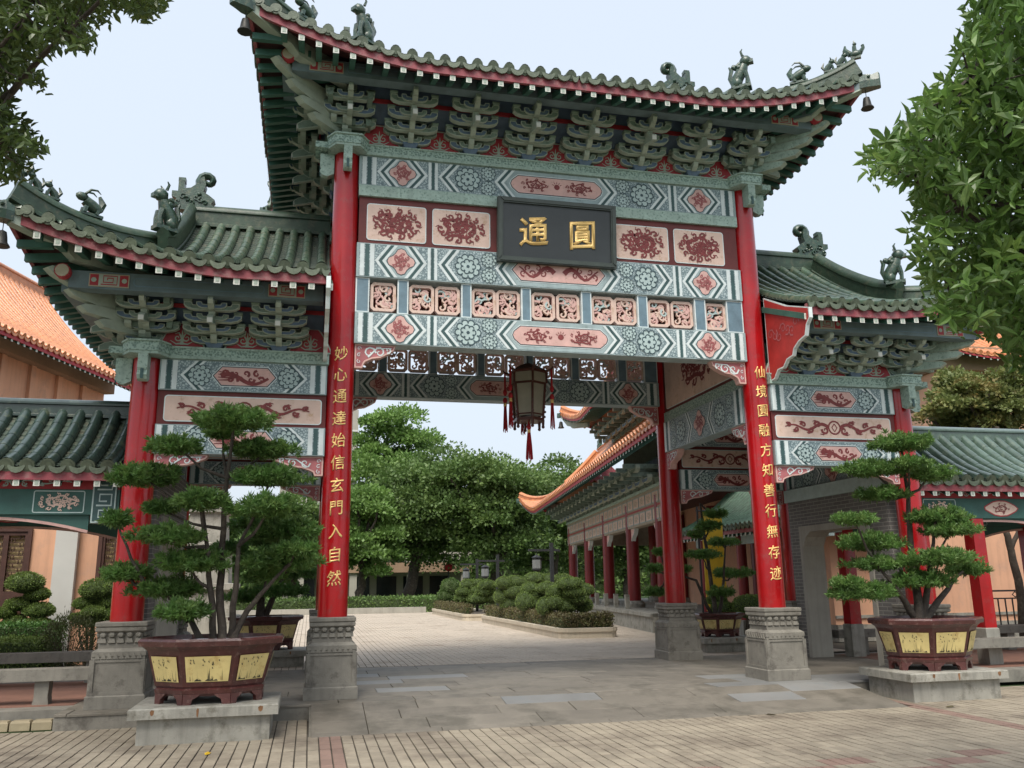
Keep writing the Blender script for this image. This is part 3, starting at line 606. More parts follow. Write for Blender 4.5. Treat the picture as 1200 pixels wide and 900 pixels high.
b.M = Matrix.Rotation(math.pi/2, 4, 'Z'); b.plate([(-.55, .62), (-.55, .5), (-.84, .48), (-.88, .54), (-.84, .64)], -.035, .035, .01, 'bracket_edge', 'bracket_blue'); ang_me = b.mesh('bracket_beak')
def bracket_set(x, y, z, rz=0):
    o = link('bracket_set', foot_me, gate, (x, y, z), (0, 0, rz)); o.scale = (1, 1, 1.06 if z > 7 else .9)
    for m in tier_me: link('bracket_tier', m, o)
    link('bracket_beak', ang_me, o)
def corner_set(x, y, z, sx, sy):     # sy=-1 front
    rz = 0 if sy < 0 else math.pi
    bracket_set(x, y, z, rz); bracket_set(x, y, z, math.pi/2*(1 if sx > 0 else -1)); o = None
    d = MB(Matrix.Translation((x, y, z)) @ Matrix.Rotation(math.atan2(sy, sx), 4, 'Z'))      # local +X along the diagonal
    for (u0, u1, z0, t) in ((.1, .85, .12, .0), (.1, 1.12, .26, .0), (.2, 1.32, .4, .04), (.3, 1.62, .55, .1)):
        d.plate([(u0, z0), (u1-.45, z0-.02), (u1-.1, z0-.01+t), (u1, z0+.06+t), (u1-.06, z0+.1+t), (u1-.4, z0+.15), (u0, z0+.15)], -.06, .06, .014, 'bracket_edge', 'trim_green')
    d.build('corner_beak', gate)
    d = MB(Matrix.Translation((x, y, z)))
    for rzz in (rz, math.pi/2*(1 if sx > 0 else -1)):
        for off in (-.3, .3):
            for (yy, zz, hw) in TIERS[1::2]:
                d.M = Matrix.Translation((x, y, z)) @ Matrix.Rotation(rzz, 4, 'Z'); dou(d, off, yy, zz+.15, .12, .05); d.box((off-.04, yy-.12, zz+.02), (off+.04, .1, zz+.13), 'bracket_green')
    d.build('corner_brackets_inner', gate)
def spandrel(x, y, z, w, rz=0):     # red board between bracket sets
    b = MB(Matrix.Translation((x, y, z)) @ Matrix.Rotation(rz, 4, 'Z')); P = [(-w, 0), (w, 0), (w*.9, .08), (w*.76, .18), (w*.5, .32), (w*.34, .38), (-w*.34, .38), (-w*.5, .32), (-w*.76, .18), (-w*.9, .08)]
    b.plate(P, .0, .03, .02, 'bracket_edge', 'dark_red_board')
    for s in (-1, 1):
        b.ribbon(spiral(s*.06, .14, .06, 1.1, 1.5+s, s, 9), .024, .01, -.004, 'bracket_edge'); b.ribbon([(0, .06), (s*.08, .05), (s*.16, .1)], .03, .008, -.004, 'bracket_edge'); b.ribbon([(0, .13), (s*.05, .22), (s*.1, .2)], .03, .008, -.004, 'bracket_edge')
    b.ribbon([(0, .04), (0, .27)], .05, .008, -.006, 'bracket_edge'); return b.build('spandrel_board', gate)
def bracket_row(xa, xb, n, y, z, rz=0, axis='x'):
    """n sets strictly between the ends, boards in between, an inclined blue board behind"""
    if axis == 'x': sg = -1 if rz == 0 else 1
    else: sg = 1 if rz > 0 else -1
    at = (lambda u, o: (u, y+sg*o)) if axis == 'x' else (lambda u, o: (y+sg*o, u))
    for k in range(n+1):
        a = xa+(xb-xa)*k/(n+1); c = xa+(xb-xa)*(k+1)/(n+1)
        if k < n: bracket_set(*at(c, .1), z, rz)
        spandrel(*at((a+c)/2, .13), z+.002, abs(c-a)*.36, rz)
    lo, hi = sorted((xa, xb)); sc_ = 1.06 if z > 7 else .9
    if z < 7 and axis == 'x': lo, hi = (3.7, hi) if lo > 0 else (lo, -3.7)
    def strip(prof, m, name):
        b = MB(); b.loft([[at(u, o)+(z+zz*sc_,) for o, zz in prof] for u in (lo, hi)], m); b.build(name, gate)
    strip([(.02, .0), (.06, .0), (.06, .36), (.42, .62), (.5, .92), (.02, .92)], 'bracket_blue', 'backing_board')
    strip([(.075, .345), (.095, .345), (.095, .385), (.075, .385)], 'dark_red_board', 'red_strip'); strip([(.43, .56), (.46, .56), (.46, .62), (.43, .62)], 'dark_red_board', 'red_strip')
bracket_row(-WC, WC, 6, 0, 8.332); bracket_row(-WC, WC, 6, DP, 8.332, math.pi)
for s in (-1, 1):
    bracket_row(0, DP, 3, s*WC, 8.332, s*math.pi/2, 'y'); bracket_row(0, DP, 3, s*WS, 4.867, s*math.pi/2, 'y')
    bracket_row(s*WC, s*WS, 2, 0, 4.867); bracket_row(s*WC, s*WS, 2, DP, 4.867, math.pi)
    for y, sy in ((0, -1), (DP, 1)): corner_set(s*WC, y, 8.355, s, sy); corner_set(s*WS, y, 4.885, s, sy)
    # red end board closing the side eave against the tall column
    b = MB(Matrix.Translation((s*3.66, 0, 0)) @ Matrix.Rotation(-math.pi/2, 4, 'Z'))     # local x = -world y ... x grows outward
    P = [(.14, 4.72), (.14, 6.2), (.8, 5.86), (1.46, 5.62), (1.46, 5.45), (1.36, 5.36), (1.3, 5.2), (1.1, 5.16), (.95, 5.08), (.9, 4.98), (.72, 4.96), (.6, 4.86), (.42, 4.86), (.3, 4.74)]
    b.plate(P, -.03, .03, .02, 'beam_white', 'bright_red')
    for k in range(7): b.ribbon(spiral(.3+.13*k, 5.5-.05*(k % 3), .1, 1.2, k, (-1)**k, 9), .022, .01, -s*.036, 'rose')
    b.build('eave_end_board', gate)
    b = MB(); b.box((s*3.665-.02, .15, 4.87), (s*3.665+.02, DP-.15, 6.3), 'dark_red'); b.build('roof_end_board', gate)
# ------------------------------------------------------------------ roofs
def beast_mesh(kind):
    b = MB(); m = 'ornament_green'
    if kind == 'lion':          # upright guardian on its pedestal, faces +X
        b.box((-.16, -.09, 0), (.16, .09, .06), m); b.tube([(-.1, 0, .05), (-.08, 0, .2), (.02, 0, .36), (.05, 0, .46)], [.09, .11, .1, .08], m, 8)
        for y in (-.06, .06): b.tube([(.08, y, .3), (.11, y, .18), (.1, y, .06)], [.045, .035, .04], m, 6); b.sphere((-.07, y, .12), .085, m, (1, .7, 1.2), 6, 4)
        b.sphere((.09, 0, .53), .1, m, (1.1, .9, 1)); b.box((.15, -.05, .47), (.22, .05, .53), m)
        for y in (-.07, .07): b.tube([(.05, y, .6), (.03, y*1.3, .68), (.06, y*1.4, .72)], [.025, .02, .008], m, 5)
        for k in range(7): b.sphere((-.02-.03*(k % 2), -.06+.02*k, .4+.04*(k % 3)), .045, m, n=6, k=4)
        b.tube([(-.14, 0, .1), (-.2, 0, .25), (-.16, 0, .4), (-.2, 0, .48)], [.04, .035, .04, .015], m, 6)
        for k in range(4): b.sphere((-.12+.03*k, 0, .46-.02*k), .05, m, n=6, k=4)
    elif kind == 'goat':        # crouching horned beast
        b.box((-.15, -.06, 0), (.15, .06, .04), m); b.tube([(-.12, 0, .1), (0, 0, .16), (.09, 0, .22)], [.07, .09, .07], m, 8); b.sphere((.13, 0, .26), .07, m, (1.3, .8, .9)); b.tube([(-.1, .0, .13), (-.15, 0, .23), (-.1, 0, .33)], [.06, .05, .02], m, 6)
        for y in (-.035, .035): b.tube([(.1, y, .3), (.04, y*1.5, .37), (-.04, y*1.8, .38), (-.09, y*1.8, .34)], [.02, .018, .014, .005], m, 5)
        for x in (-.08, .08): b.tube([(x, .04, .12), (x+.02, .05, .03)], [.035, .03], m, 5); b.tube([(x, -.04, .12), (x+.02, -.05, .03)], [.035, .03], m, 5)
    elif kind == 'small':
        b.box((-.09, -.05, 0), (.09, .05, .03), m); b.tube([(-.05, 0, .04), (-.02, 0, .1), (.03, 0, .16)], [.05, .055, .04], m, 7); b.sphere((.05, 0, .2), .045, m, (1.2, .9, 1), 6, 4)
        b.tube([(-.06, 0, .06), (-.11, 0, .13), (-.08, 0, .2)], [.03, .025, .01], m, 5)
        for y in (-.03, .03): b.tube([(.05, y, .12), (.07, y, .03)], .018, m, 5); b.tube([(.04, y, .23), (.03, y, .27)], [.014, .005], m, 4)
    else:                       # rider on a bird
        b.sphere((0, 0, .09), .075, m, (1.5, .8, .9)); b.tube([(.08, 0, .11), (.13, 0, .18), (.12, 0, .23)], [.04, .03, .03], m, 6); b.tube([(-.08, 0, .1), (-.16, 0, .2), (-.15, 0, .28)], [.05, .04, .015], m, 6)
        b.tube([(-.01, 0, .12), (-.01, 0, .24)], [.045, .035], m, 6); b.sphere((0, 0, .28), .035, m, n=6, k=4); b.tube([(0, 0, .3), (-.01, 0, .35)], [.02, .006], m, 5); b.box((-.08, -.03, 0), (.08, .03, .05), m)
    return b.mesh('ridge_beast', 50)
BEAST = {k: beast_mesh(k) for k in ('lion', 'goat', 'small', 'rider')}
def chiwen_mesh():              # ridge-end dragon fish; its mouth bites the ridge on -X, its back is on +X
    b = MB(); m = 'ornament_green'
    P = [(-.32, 0), (.2, 0), (.3, .08), (.28, .2), (.36, .24), (.36, .34), (.26, .34), (.26, .56), (.16, .56), (.16, .4), (.05, .42), (-.04, .5), (-.1, .62), (-.16, .66), (-.2, .5), (-.16, .36), (-.26, .3), (-.36, .22), (-.3, .14), (-.38, .06)]
    b.prism(P, -.08, .08, m); b.box((.15, -.05, .54), (.27, .05, .62), m)
    b.tube([(p[0], 0, p[1]) for p in spiral(-.22, .6, .15, 1.1, -.6, 1, 12)], [.085-.004*i for i in range(13)], m, 8)
    for s in (-1, 1):
        for k in range(7): b.tube([(q[0], s*.085, q[1]) for q in spiral(-.2+.075*k, .14+.05*(k % 3), .06, 1, k*1.7, (-1)**k, 7)], .018, m, 5)
        b.sphere((-.1, s*.085, .3), .04, m, n=6, k=4)
    return b.mesh('ridge_end_ornament', 45)
CHI = chiwen_mesh()
def ridge_sweep(path, w, h, m, name, parent, ornate=False):
    b = MB(); P = [Vector(p) for p in path]; rings = []
    S = [(-.5, 0), (-.5, .12), (-.4, .16), (-.4, .62), (-.52, .66), (-.52, .76), (-.34, .9), (0, 1), (.34, .9), (.52, .76), (.52, .66), (.4, .62), (.4, .16), (.5, .12), (.5, 0)]
    for i, p in enumerate(P):
        t = P[min(i+1, len(P)-1)]-P[max(i-1, 0)]; t = t.normalized(); sd = t.cross(Vector((0, 0, 1))).normalized(); up = sd.cross(t).normalized()
        rings.append([tuple(p+sd*(u*w)+up*(v*h)) for u, v in S])
    b.loft(rings, m); o = b.build(name, parent, 35); return o
K_ = .66
class RoofHalf:
    def __init__(s, part, sx, xa, xg, xt, ez, H, Ye, Yr, tile='tile_green', pan='pan_green', edge='tile_edge', L=.55, pitch=.245, s0=2.8, hip=True, big=.075, x_lo=None):
        s.p = part; s.sx = sx; s.xa = xa; s.xg = xg; s.xt = xt; s.ez = ez; s.H = H; s.Ye = Ye; s.Yr = Yr; s.tile = tile; s.pan = pan; s.edge = edge; s.L = L; s.pitch = pitch; s.s0 = s0; s.hip = hip; s.big = big; s.dm = Yr-Ye
    def lift(s, q): return s.L*max(0, 1-q/s.s0)**1.65 if s.hip else 0
    def out(s, q): return .17*max(0, 1-q/s.s0)**2 if s.hip else 0
    def z(s, d, q):                         # d inward from the eave, q distance from the corner along it
        t = d/s.dm; return s.ez+s.H*(.52*t+.48*t*t)+s.lift(q)*max(0, 1-max(d, 0)/1.5)
    def front(s, x, d): q = s.xt-x; return (s.sx*x, s.Ye-s.out(q)+d, s.z(d, q))
    def side(s, y, d):                      # y on the front half, d inward from the side eave
        dy = y-(s.Ye-.17); q = dy/K_; return (s.sx*(s.xt+s.out(q)-.17-d), y, s.z(K_*d, q))
    def hipmax(s, x): return s.dm if (x <= s.xg or not s.hip) else max(.02, K_*(s.xt-x))
    def roll(s, pts, r0, disc=True, outv=(0, -1, 0)):
        b = MB(); rings = []
        for i, p in enumerate(pts):
            p = Vector(p); t = (Vector(pts[min(i+1, len(pts)-1)])-Vector(pts[max(i-1, 0)])).normalized(); sd = t.cross(Vector((0, 0, 1))).normalized(); up = sd.cross(t)
            for r in ((r0*.95, r0) if 0 < i < len(pts)-1 else (r0,)): rings.append([tuple(p+sd*(r*math.cos(a))+up*(r*1.15*math.sin(a)+.0)) for a in [math.pi*k/6 for k in range(7)]])
        b.loft(rings, s.tile, False, False)
        if disc:
            p = Vector(pts[0]); t = (p-Vector(pts[1])).normalized(); sd = t.cross(Vector((0, 0, 1))).normalized(); up = sd.cross(t); c = p+t*.012+up*.012*-1
            for rr, off in ((r0*1.12, 0), (r0*.72, .012)): b.add([tuple(c+t*off+sd*(rr*math.cos(2*math.pi*k/12))+up*(-rr*math.sin(2*math.pi*k/12))) for k in range(12)], [tuple(range(12))], s.edge)
            b.loft([[tuple(c+t*o2+sd*(r0*1.12*math.cos(2*math.pi*k/12))+up*(-r0*1.12*math.sin(2*math.pi*k/12))) for k in range(12)] for o2 in (-.04, 0)], s.edge, False)
        return b
    def drip(s, p0, p1, outv):
        a, c = Vector(p0), Vector(p1); m_ = (a+c)/2; u = (c-a)/2*.86; o_ = Vector(outv)*.02; b = MB(); q = []
        for t, dz in ((-1, .02), (-.98, -.02), (-.82, -.06), (-.5, -.092), (0, -.108), (.5, -.092), (.82, -.06), (.98, -.02), (1, .02), (.5, -.015), (0, -.025), (-.5, -.015)): q.append(m_+u*t+Vector((0, 0, dz-.005)))
        n = len(q); b.add([tuple(v+o_) for v in q]+[tuple(v-o_*.3) for v in q], [tuple(range(n)), tuple(range(2*n-1, n-1, -1))]+[(j, (j+1) % n, n+(j+1) % n, n+j) for j in range(n)], s.edge); return b
    def steps(s, dmax, st=.3):
        n = max(1, int(round(dmax/st))); return [dmax*i/n for i in range(n+1)]
    def make(s, rafters=True, sides=True, rear=True, fascia='eave_red'):
        xs_ = []; x = s.xa+s.pitch*.5; 
        while x < s.xt-.06: xs_.append(x); x += s.pitch
        mir = lambda p: (p[0], 2*s.Yr-p[1], p[2])
        rear_b = MB(); deck = MB()
        for x in xs_:
            dmax = s.hipmax(x); pts = [s.front(x, d) for d in s.steps(dmax)]
            s.roll([(p[0], p[1], p[2]+.015) for p in pts], s.big).build('tile_row', s.p, 50)
            if rear:
                rb = s.roll([mir((p[0], p[1], p[2]+.015)) for p in pts], s.big); rear_b.add(rb.v, rb.f, s.tile)
        edges = [s.xa]+[x for x in xs_]+[s.xt]
        for a, c in zip(edges, edges[1:]):
            dm_ = min(s.hipmax(a), s.hipmax(c)); n = max(1, int(dm_/.11)); vs = []; fs = []
            for i in range(n+1):
                for lift in ((.0, .022) if 0 < i < n else ((.0,) if i == n else (.022,))):
                    da, dc = s.hipmax(a)*i/n if a > s.xg and s.hip else dm_*i/n, s.hipmax(c)*i/n if c > s.xg and s.hip else dm_*i/n
                    pa, pc = s.front(a, da), s.front(c, dc); pm = s.front((a+c)/2, (da+dc)/2); vs += [(pa[0], pa[1], pa[2]+lift), (pm[0], pm[1], pm[2]+lift-.03), (pc[0], pc[1], pc[2]+lift)]
            k = len(vs)//3
            for i in range(k-1): fs += [(i*3, i*3+1, i*3+4, i*3+3), (i*3+1, i*3+2, i*3+5, i*3+4)]
            deck.add(vs, fs, s.pan)
            if rear: deck.add([mir(v) for v in vs], fs, s.pan)
            if c-a > .1: s.drip(s.front(a, 0), s.front(c, 0), (0, -1, 0)).build('drip_tile', s.p)
        # side slope
        Y0 = s.Ye-.17; ys = []
        if sides and s.hip:
            y = Y0+.12
            while y < s.Yr: ys.append(y); y += s.pitch
            for y in ys:
                dmax = min(s.xt-s.xg, (y-Y0)/K_); pts = [s.side(y, d) for d in s.steps(dmax)]
                if len(pts) > 1:
                    s.roll([(p[0], p[1], p[2]+.015) for p in pts], s.big).build('tile_row', s.p, 50); rb = s.roll([mir((p[0], p[1], p[2]+.015)) for p in pts], s.big); rear_b.add(rb.v, rb.f, s.tile)
            ed = [Y0]+ys+[s.Yr]
            for a, c in zip(ed, ed[1:]):
                n = 6; vs = []; fs = []
                for i in range(n+1):
                    da, dc = min(s.xt-s.xg, (a-Y0)/K_)*i/n, min(s.xt-s.xg, (c-Y0)/K_)*i/n; vs += [s.side(a, da), s.side(c, dc)]
                for i in range(n): fs.append((i*2, i*2+1, i*2+3, i*2+2))
                deck.add(vs, fs, s.pan); deck.add([mir(v) for v in vs], fs, s.pan)
                s.drip(s.side(a, 0), s.side(c, 0), (s.sx, 0, 0)).build('drip_tile', s.p)
            # gable
            gz = s.side(s.Yr, s.xt-s.xg); vs = [s.side(y, s.xt-s.xg) for y in np.linspace(Y0+K_*(s.xt-s.xg), s.Yr, 6)]; top = [s.front(s.xg, d) for d in np.linspace(s.dm, K_*(s.xt-s.xg), 6)]
            q = [tuple(v) for v in vs]+[tuple(v) for v in top]; deck.add([(s.sx*s.xg, v[1], v[2]) for v in q], [tuple(range(len(q)))], 'eave_red'); deck.add([(s.sx*s.xg, 2*s.Yr-v[1], v[2]) for v in q], [tuple(range(len(q)))], 'eave_red')
        deck.build('pan_tiles', s.p)
        if rear: rear_b.build('rear_tile_rows', s.p, 50)
        # eave board, soffit, rafters
        nx = 40; X = [s.xa+(s.xt-s.xa)*i/nx for i in range(nx+1)]; 
        def board(P, inv, name):          # P eave points
            b = MB(); rings = [[(p[0], p[1], p[2]-.03), (p[0], p[1], p[2]-.2), (p[0]+inv[0]*.05, p[1]+inv[1]*.05, p[2]-.2), (p[0]+inv[0]*.05, p[1]+inv[1]*.05, p[2]-.03)] for p in P]; b.loft(rings, fascia); b.build(name, s.p)
        board([(p[0], p[1]+.03, p[2]) for p in (s.front(x, 0) for x in X)], (0, 1), 'eave_board')
        sof = MB()
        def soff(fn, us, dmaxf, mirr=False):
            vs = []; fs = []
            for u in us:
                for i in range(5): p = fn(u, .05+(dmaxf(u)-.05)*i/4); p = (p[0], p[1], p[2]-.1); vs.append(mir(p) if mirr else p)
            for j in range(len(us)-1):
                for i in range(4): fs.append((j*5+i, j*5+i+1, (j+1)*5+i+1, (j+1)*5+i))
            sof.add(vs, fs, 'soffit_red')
        soff(s.front, X, lambda x: min(1.75, s.hipmax(x)))
        if rear: soff(s.front, X, lambda x: min(1.75, s.hipmax(x)), True); board([mir((p[0], p[1]+.03, p[2])) for p in (s.front(x, 0) for x in X)], (0, -1), 'eave_board')
        if sides and s.hip:
            Yv = [Y0+(s.Yr-Y0)*i/30 for i in range(31)]; board([(p[0]-s.sx*.03, p[1], p[2]) for p in (s.side(y, 0) for y in Yv)], (-s.sx, 0), 'eave_board'); board([mir((p[0]-s.sx*.03, p[1], p[2])) for p in (s.side(y, 0) for y in Yv)], (-s.sx, 0), 'eave_board')
            soff(s.side, Yv, lambda y: min(1.75, max(.06, (y-Y0)/K_))); soff(s.side, Yv, lambda y: min(1.75, max(.06, (y-Y0)/K_)), True)
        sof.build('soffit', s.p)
        if rafters:
            def raf(p0, p1, wv):
                b = MB(); a, c = Vector(p0), Vector(p1); w = Vector(wv)*.042; hgt = Vector((0, 0, -.1)); r0 = [a-w, a+w, a+w+hgt, a-w+hgt]; r1 = [c-w, c+w, c+w+hgt, c-w+hgt]
                b.add([tuple(v) for v in r0+r1], [(0, 1, 5, 4), (1, 2, 6, 5), (2, 3, 7, 6), (3, 0, 4, 7), (4, 5, 6, 7)], 'soffit_green'); t = (a-c).normalized()*.004
                b.add([tuple(v+t) for v in r0], [(0, 1, 2, 3)], 'white_paint'); m_ = (a+hgt/2); b.add([tuple(m_+(v-m_)*.55+t*2) for v in r0], [(0, 1, 2, 3)], 'rafter_end'); b.build('rafter', s.p)
            for x in (([xs_[0]-s.pitch+.001] if s.sx > 0 or s.xa > 0 else [])+xs_):
                x += s.pitch/2; dm_ = min(1.3, s.hipmax(x)-.08)
                if x > s.xt-.2 or dm_ < .15: continue
                a, c = s.front(x, .05), s.front(x, dm_); raf((a[0], a[1], a[2]-.2), (c[0], c[1], c[2]-.2), (1, 0, 0))
            for y in ys:
                dm_ = min(1.3, (y-Y0)/K_-.08)
                if dm_ < .2: continue
                a, c = s.side(y, .05), s.side(y, dm_); raf((a[0], a[1], a[2]-.2), (c[0], c[1], c[2]-.2), (0, 1, 0)); y2 = 2*s.Yr-y; raf((a[0], y2, a[2]-.2), (c[0], y2, c[2]-.2), (0, 1, 0))
    def ornament(s, orn='ornament_green', ridge_m='ridge_green', beasts=True, w=.17, rh=.42, back=True):
        zr_ = s.front(s.xg, s.dm)[2]
        ridge_sweep([(s.sx*(s.xa), s.Yr, zr_-.02), (s.sx*(s.xa+s.xg)/2, s.Yr, zr_-.02), (s.sx*s.xg, s.Yr, zr_-.02)], w*1.3, rh, ridge_m, 'main_ridge', s.p)
        link('ridge_end_ornament', CHI, s.p, (s.sx*(s.xg+.0), s.Yr, zr_+rh*.62), (0, 0, 0 if s.sx > 0 else math.pi)).scale = (.98, 1.25, .98)
        dend = s.dm-(s.Yr+.45)
        for mirr in ((False, True) if back else (False,)):
            f = (lambda p: (p[0], 2*s.Yr-p[1], p[2])) if mirr else (lambda p: p)
            ch = [f((s.sx*s.xg, p[1], p[2]+.0)) for p in (s.front(s.xg, d) for d in np.linspace(s.dm, K_*(s.xt-s.xg)-.25, 9))]
            ridge_sweep(ch, w, .4, ridge_m, 'slope_ridge', s.p)
            hp = []
            for t in np.linspace(0, 1, 10):
                x = s.xg+(s.xt-.04-s.xg)*t; d = K_*(s.xt-x); p = s.front(x, d); hp.append(f((p[0], p[1], p[2]-.03+.1*t**3)))
            ridge_sweep(hp, w*.95, .36, ridge_m, 'hip_ridge', s.p)
            if beasts:
                e = ch[-1]; ang_h = math.atan2(hp[-1][1]-hp[0][1], hp[-1][0]-hp[0][0])
                link('ridge_beast', BEAST['lion'], s.p, (e[0], e[1], e[2]+.36), (0, 0, ang_h))
                for t, kd in ((.52, 'goat'), (.76, 'small'), (.86, 'small'), (.965, 'rider')):
                    i = t*9; j = min(8, int(i)); u = i-j; q = [hp[j][k]*(1-u)+hp[j+1][k]*u for k in range(3)]; link('ridge_beast', BEAST[kd], s.p, (q[0], q[1], q[2]+.34), (0, 0, ang_h))
    def corner_beam(s, mirr=False):     # projecting corner beam with a dragon head and the hook for a bell
        f = (lambda p: (p[0], 2*s.Yr-p[1], p[2])) if mirr else (lambda p: p)
        T = Vector(f(s.front(s.xt-.02, .0))); B = Vector(f(s.front(s.xt-1.6, K_*1.6))); ud = (T-B); ud.z = 0; Lh = ud.length; ud.normalize()
        M = Matrix.Translation((B.x, B.y, 0)) @ Matrix.Rotation(math.atan2(ud.y, ud.x), 4, 'Z'); b = MB(M); zt = T.z; zb = B.z
        P = [(0, zb-.5), (.55*Lh, zb-.42), (.62*Lh, zb-.3), (.72*Lh, zb-.26), (Lh-.08, zt-.26), (Lh-.08, zt-.06), (.7*Lh, zb-.02), (0, zb-.2)]; b.plate(P, -.075, .075, .025, 'bracket_edge', 'purlin_blue')
        b.plate(P[::-1], .076, .0765, .025, 'bracket_edge', 'purlin_blue') if False else None
        o = b.build('corner_beam', s.p); h = MB(M); m = 'ornament_green'
        h.loft([[(Lh-.1+dx, y, z) for y, z in ((-w_, zt-.24), (w_, zt-.24), (w_*1.1, zt-.12), (w_*.7, zt-.03+dz), (-w_*.7, zt-.03+dz), (-w_*1.1, zt-.12))] for dx, w_, dz in ((0, .09, 0), (.1, .1, .04), (.2, .075, .02), (.3, .06, .05), (.32, .04, .02))], m)
        h.sphere((Lh+.05, .09, zt-.05), .03, m, n=6, k=4); h.sphere((Lh+.05, -.09, zt-.05), .03, m, n=6, k=4); h.tube([(Lh, 0, zt), (Lh-.06, 0, zt+.06)], [.04, .01], m, 5); h.build('dragon_head', o)
        return Vector(M @ Vector((Lh-.02, 0, zt-.25)))
def wind_bell(p, label, group=None, k=1.0):
    t = thing('wind_bell', label, 'bell', tuple(p), group=group); b = MB(); b.tube([(0, 0, .005), (0, 0, -.14*k)], .006, 'bell', 5); b.build('hook', t)
    b = MB(); b.lathe([(.015, -.12*k), (.05*k, -.14*k), (.062*k, -.2*k), (.072*k, -.28*k), (.105*k, -.33*k), (.1*k, -.335*k)], (0, 0, 0), 'bell', 12); b.build('bell_body', t, 40)
Ye_m = -1.52
main_roof = MB(); main_roof.box((-3.1, .1, 8.4), (3.1, DP-.1, 8.9), 'soffit_green'); main_part = main_roof.build('roof', gate)
for sx in (-1, 1):
    rf = RoofHalf(main_part, sx, 0, 3.26, 4.97, 9.1, 1.85, Ye_m, DP/2); rf.make(); rf.ornament(); p = rf.corner_beam(); rf.corner_beam(True)
    wind_bell(p, 'small bronze bell hanging from the %s corner of the tall middle roof' % ('left' if sx < 0 else 'right'), 'bells under roof corners')
    b = MB(); b.box((min(sx*3.7, sx*5.8), .2, 4.9), (max(sx*3.7, sx*5.8), DP-.2, 5.5), 'soffit_green'); sp = b.build('roof', gate)
    rf = RoofHalf(sp, sx, 3.64, 5.97, 7.72, 5.73, 1.85, -1.42, DP/2); rf.make(); rf.ornament(); p = rf.corner_beam(); rf.corner_beam(True)
    wind_bell(p, 'small bronze bell hanging from the outer corner of the %s side roof' % ('left' if sx < 0 else 'right'), 'bells under roof corners')
# eave purlins with fretted ends
def purlin(xa, xb, y, z, hx, axis='x'):
    b = MB(); h = .1
    if axis == 'x':
        b.box((xa, y-h, z), (xb, y+h, z+.24), 'purlin_blue'); q = rrect(xa+hx+.55, z+.06, xb-hx-.55, z+.18, .05); b.ring(q, inset_poly(q, .012), y-h-.003, 'beam_blue')
    else: b.box((y-h, xa, z), (y+h, xb, z+.24), 'purlin_blue')
    o = b.build('eave_purlin', gate)
    if axis == 'x':
        for x in (xa+hx, xb-hx-.5):
            if x < xa or x+.5 > xb: continue
            b = MB(); b.plate([(x, z+.03), (x+.5, z+.03), (x+.5, z+.21), (x, z+.21)], y-h-.012, y-h, .012, 'gold_line', 'dark_red_board')
            c = x+.25; b.flat([(c-.13, z+.04), (c+.13, z+.04), (c+.13, z+.2), (c-.13, z+.2)], y-h-.014, 'bracket_edge')
            b.ribbon([(c-.1, z+.06), (c+.1, z+.06), (c+.1, z+.18), (c-.07, z+.18), (c-.07, z+.09), (c+.05, z+.09), (c+.05, z+.15), (c-.02, z+.15), (c-.02, z+.12)], .016, .016, y-h-.017, 'dark_red_board')
            for u in (-.19, .19): b.flat([(c+u+.035*math.cos(k*.785), z+.12+.035*math.sin(k*.785)) for k in range(8)], y-h-.015, 'bracket_edge')
            b.build('fret_panel', o)
    return o
def pend(x, y, z, ax):
    b = MB(); d = Vector((0, 1, 0)) if ax == 'y' else Vector((1, 0, 0)); c = Vector((x, y, z)); b.tube([c-d*.05, c+d*.05], .1, 'dark_red_board', 12); b.tube([c-d*.062, c-d*.048], .085, 'gold_line', 12); b.build('purlin_end', gate)
for y, sg in ((-.92, -1), (DP+.92, 1)):
    purlin(-4.3, 4.3, y, 8.97, .25)
    for s in (-1, 1): a, c = sorted((s*3.72, s*7.02)); purlin(a, c, y, 5.39, .25)
for s in (-1, 1):
    purlin(-.82, DP+.82, s*(WC+.92), 8.97, 0, 'y'); purlin(-.82, DP+.82, s*(WS+.92), 5.39, 0, 'y')
    pend(s*4.36, -1.08, 9.16, 'y'); pend(s*7.08, -1.08, 5.58, 'y')
# plaque
pl = thing('name_plaque', 'dark framed name plaque with two large gold characters above the opening', 'sign', (0, 0, 0)); T = Matrix.Translation((0, -.2, 6.5)) @ Matrix.Rotation(R(4), 4, 'X')
pl.location = (-.04, -.2, 6.5); pl.rotation_euler = (R(4), 0, 0)
b = MB(); b.box((-.93, -.03, .08), (.93, .02, 1.0), 'plaque_board'); board_o = b.build('board', pl)
def frame_piece(poly): 
    b = MB(); b.prism(poly, -.06, .03, 'plaque_frame'); q = inset_poly(poly, .022); b.prism(q, -.075, -.06, 'plaque_frame'); b.build('frame', pl)
W_, H_, t_ = 1.0, 1.08, .09
frame_piece([(-W_, 0), (W_, 0), (W_-t_, t_), (-W_+t_, t_)]); frame_piece([(-W_+t_, H_-t_), (W_-t_, H_-t_), (W_, H_), (-W_, H_)]); frame_piece([(-W_, 0), (-W_+t_, t_), (-W_+t_, H_-t_), (-W_, H_)]); frame_piece([(W_-t_, t_), (W_, 0), (W_, H_), (W_-t_, H_-t_)])
for ch, x in (('通', -.4), ('圓', .42)): glyph_obj(ch, .52, board_o, (x, -.032, .53), None, .014, .1, .95)
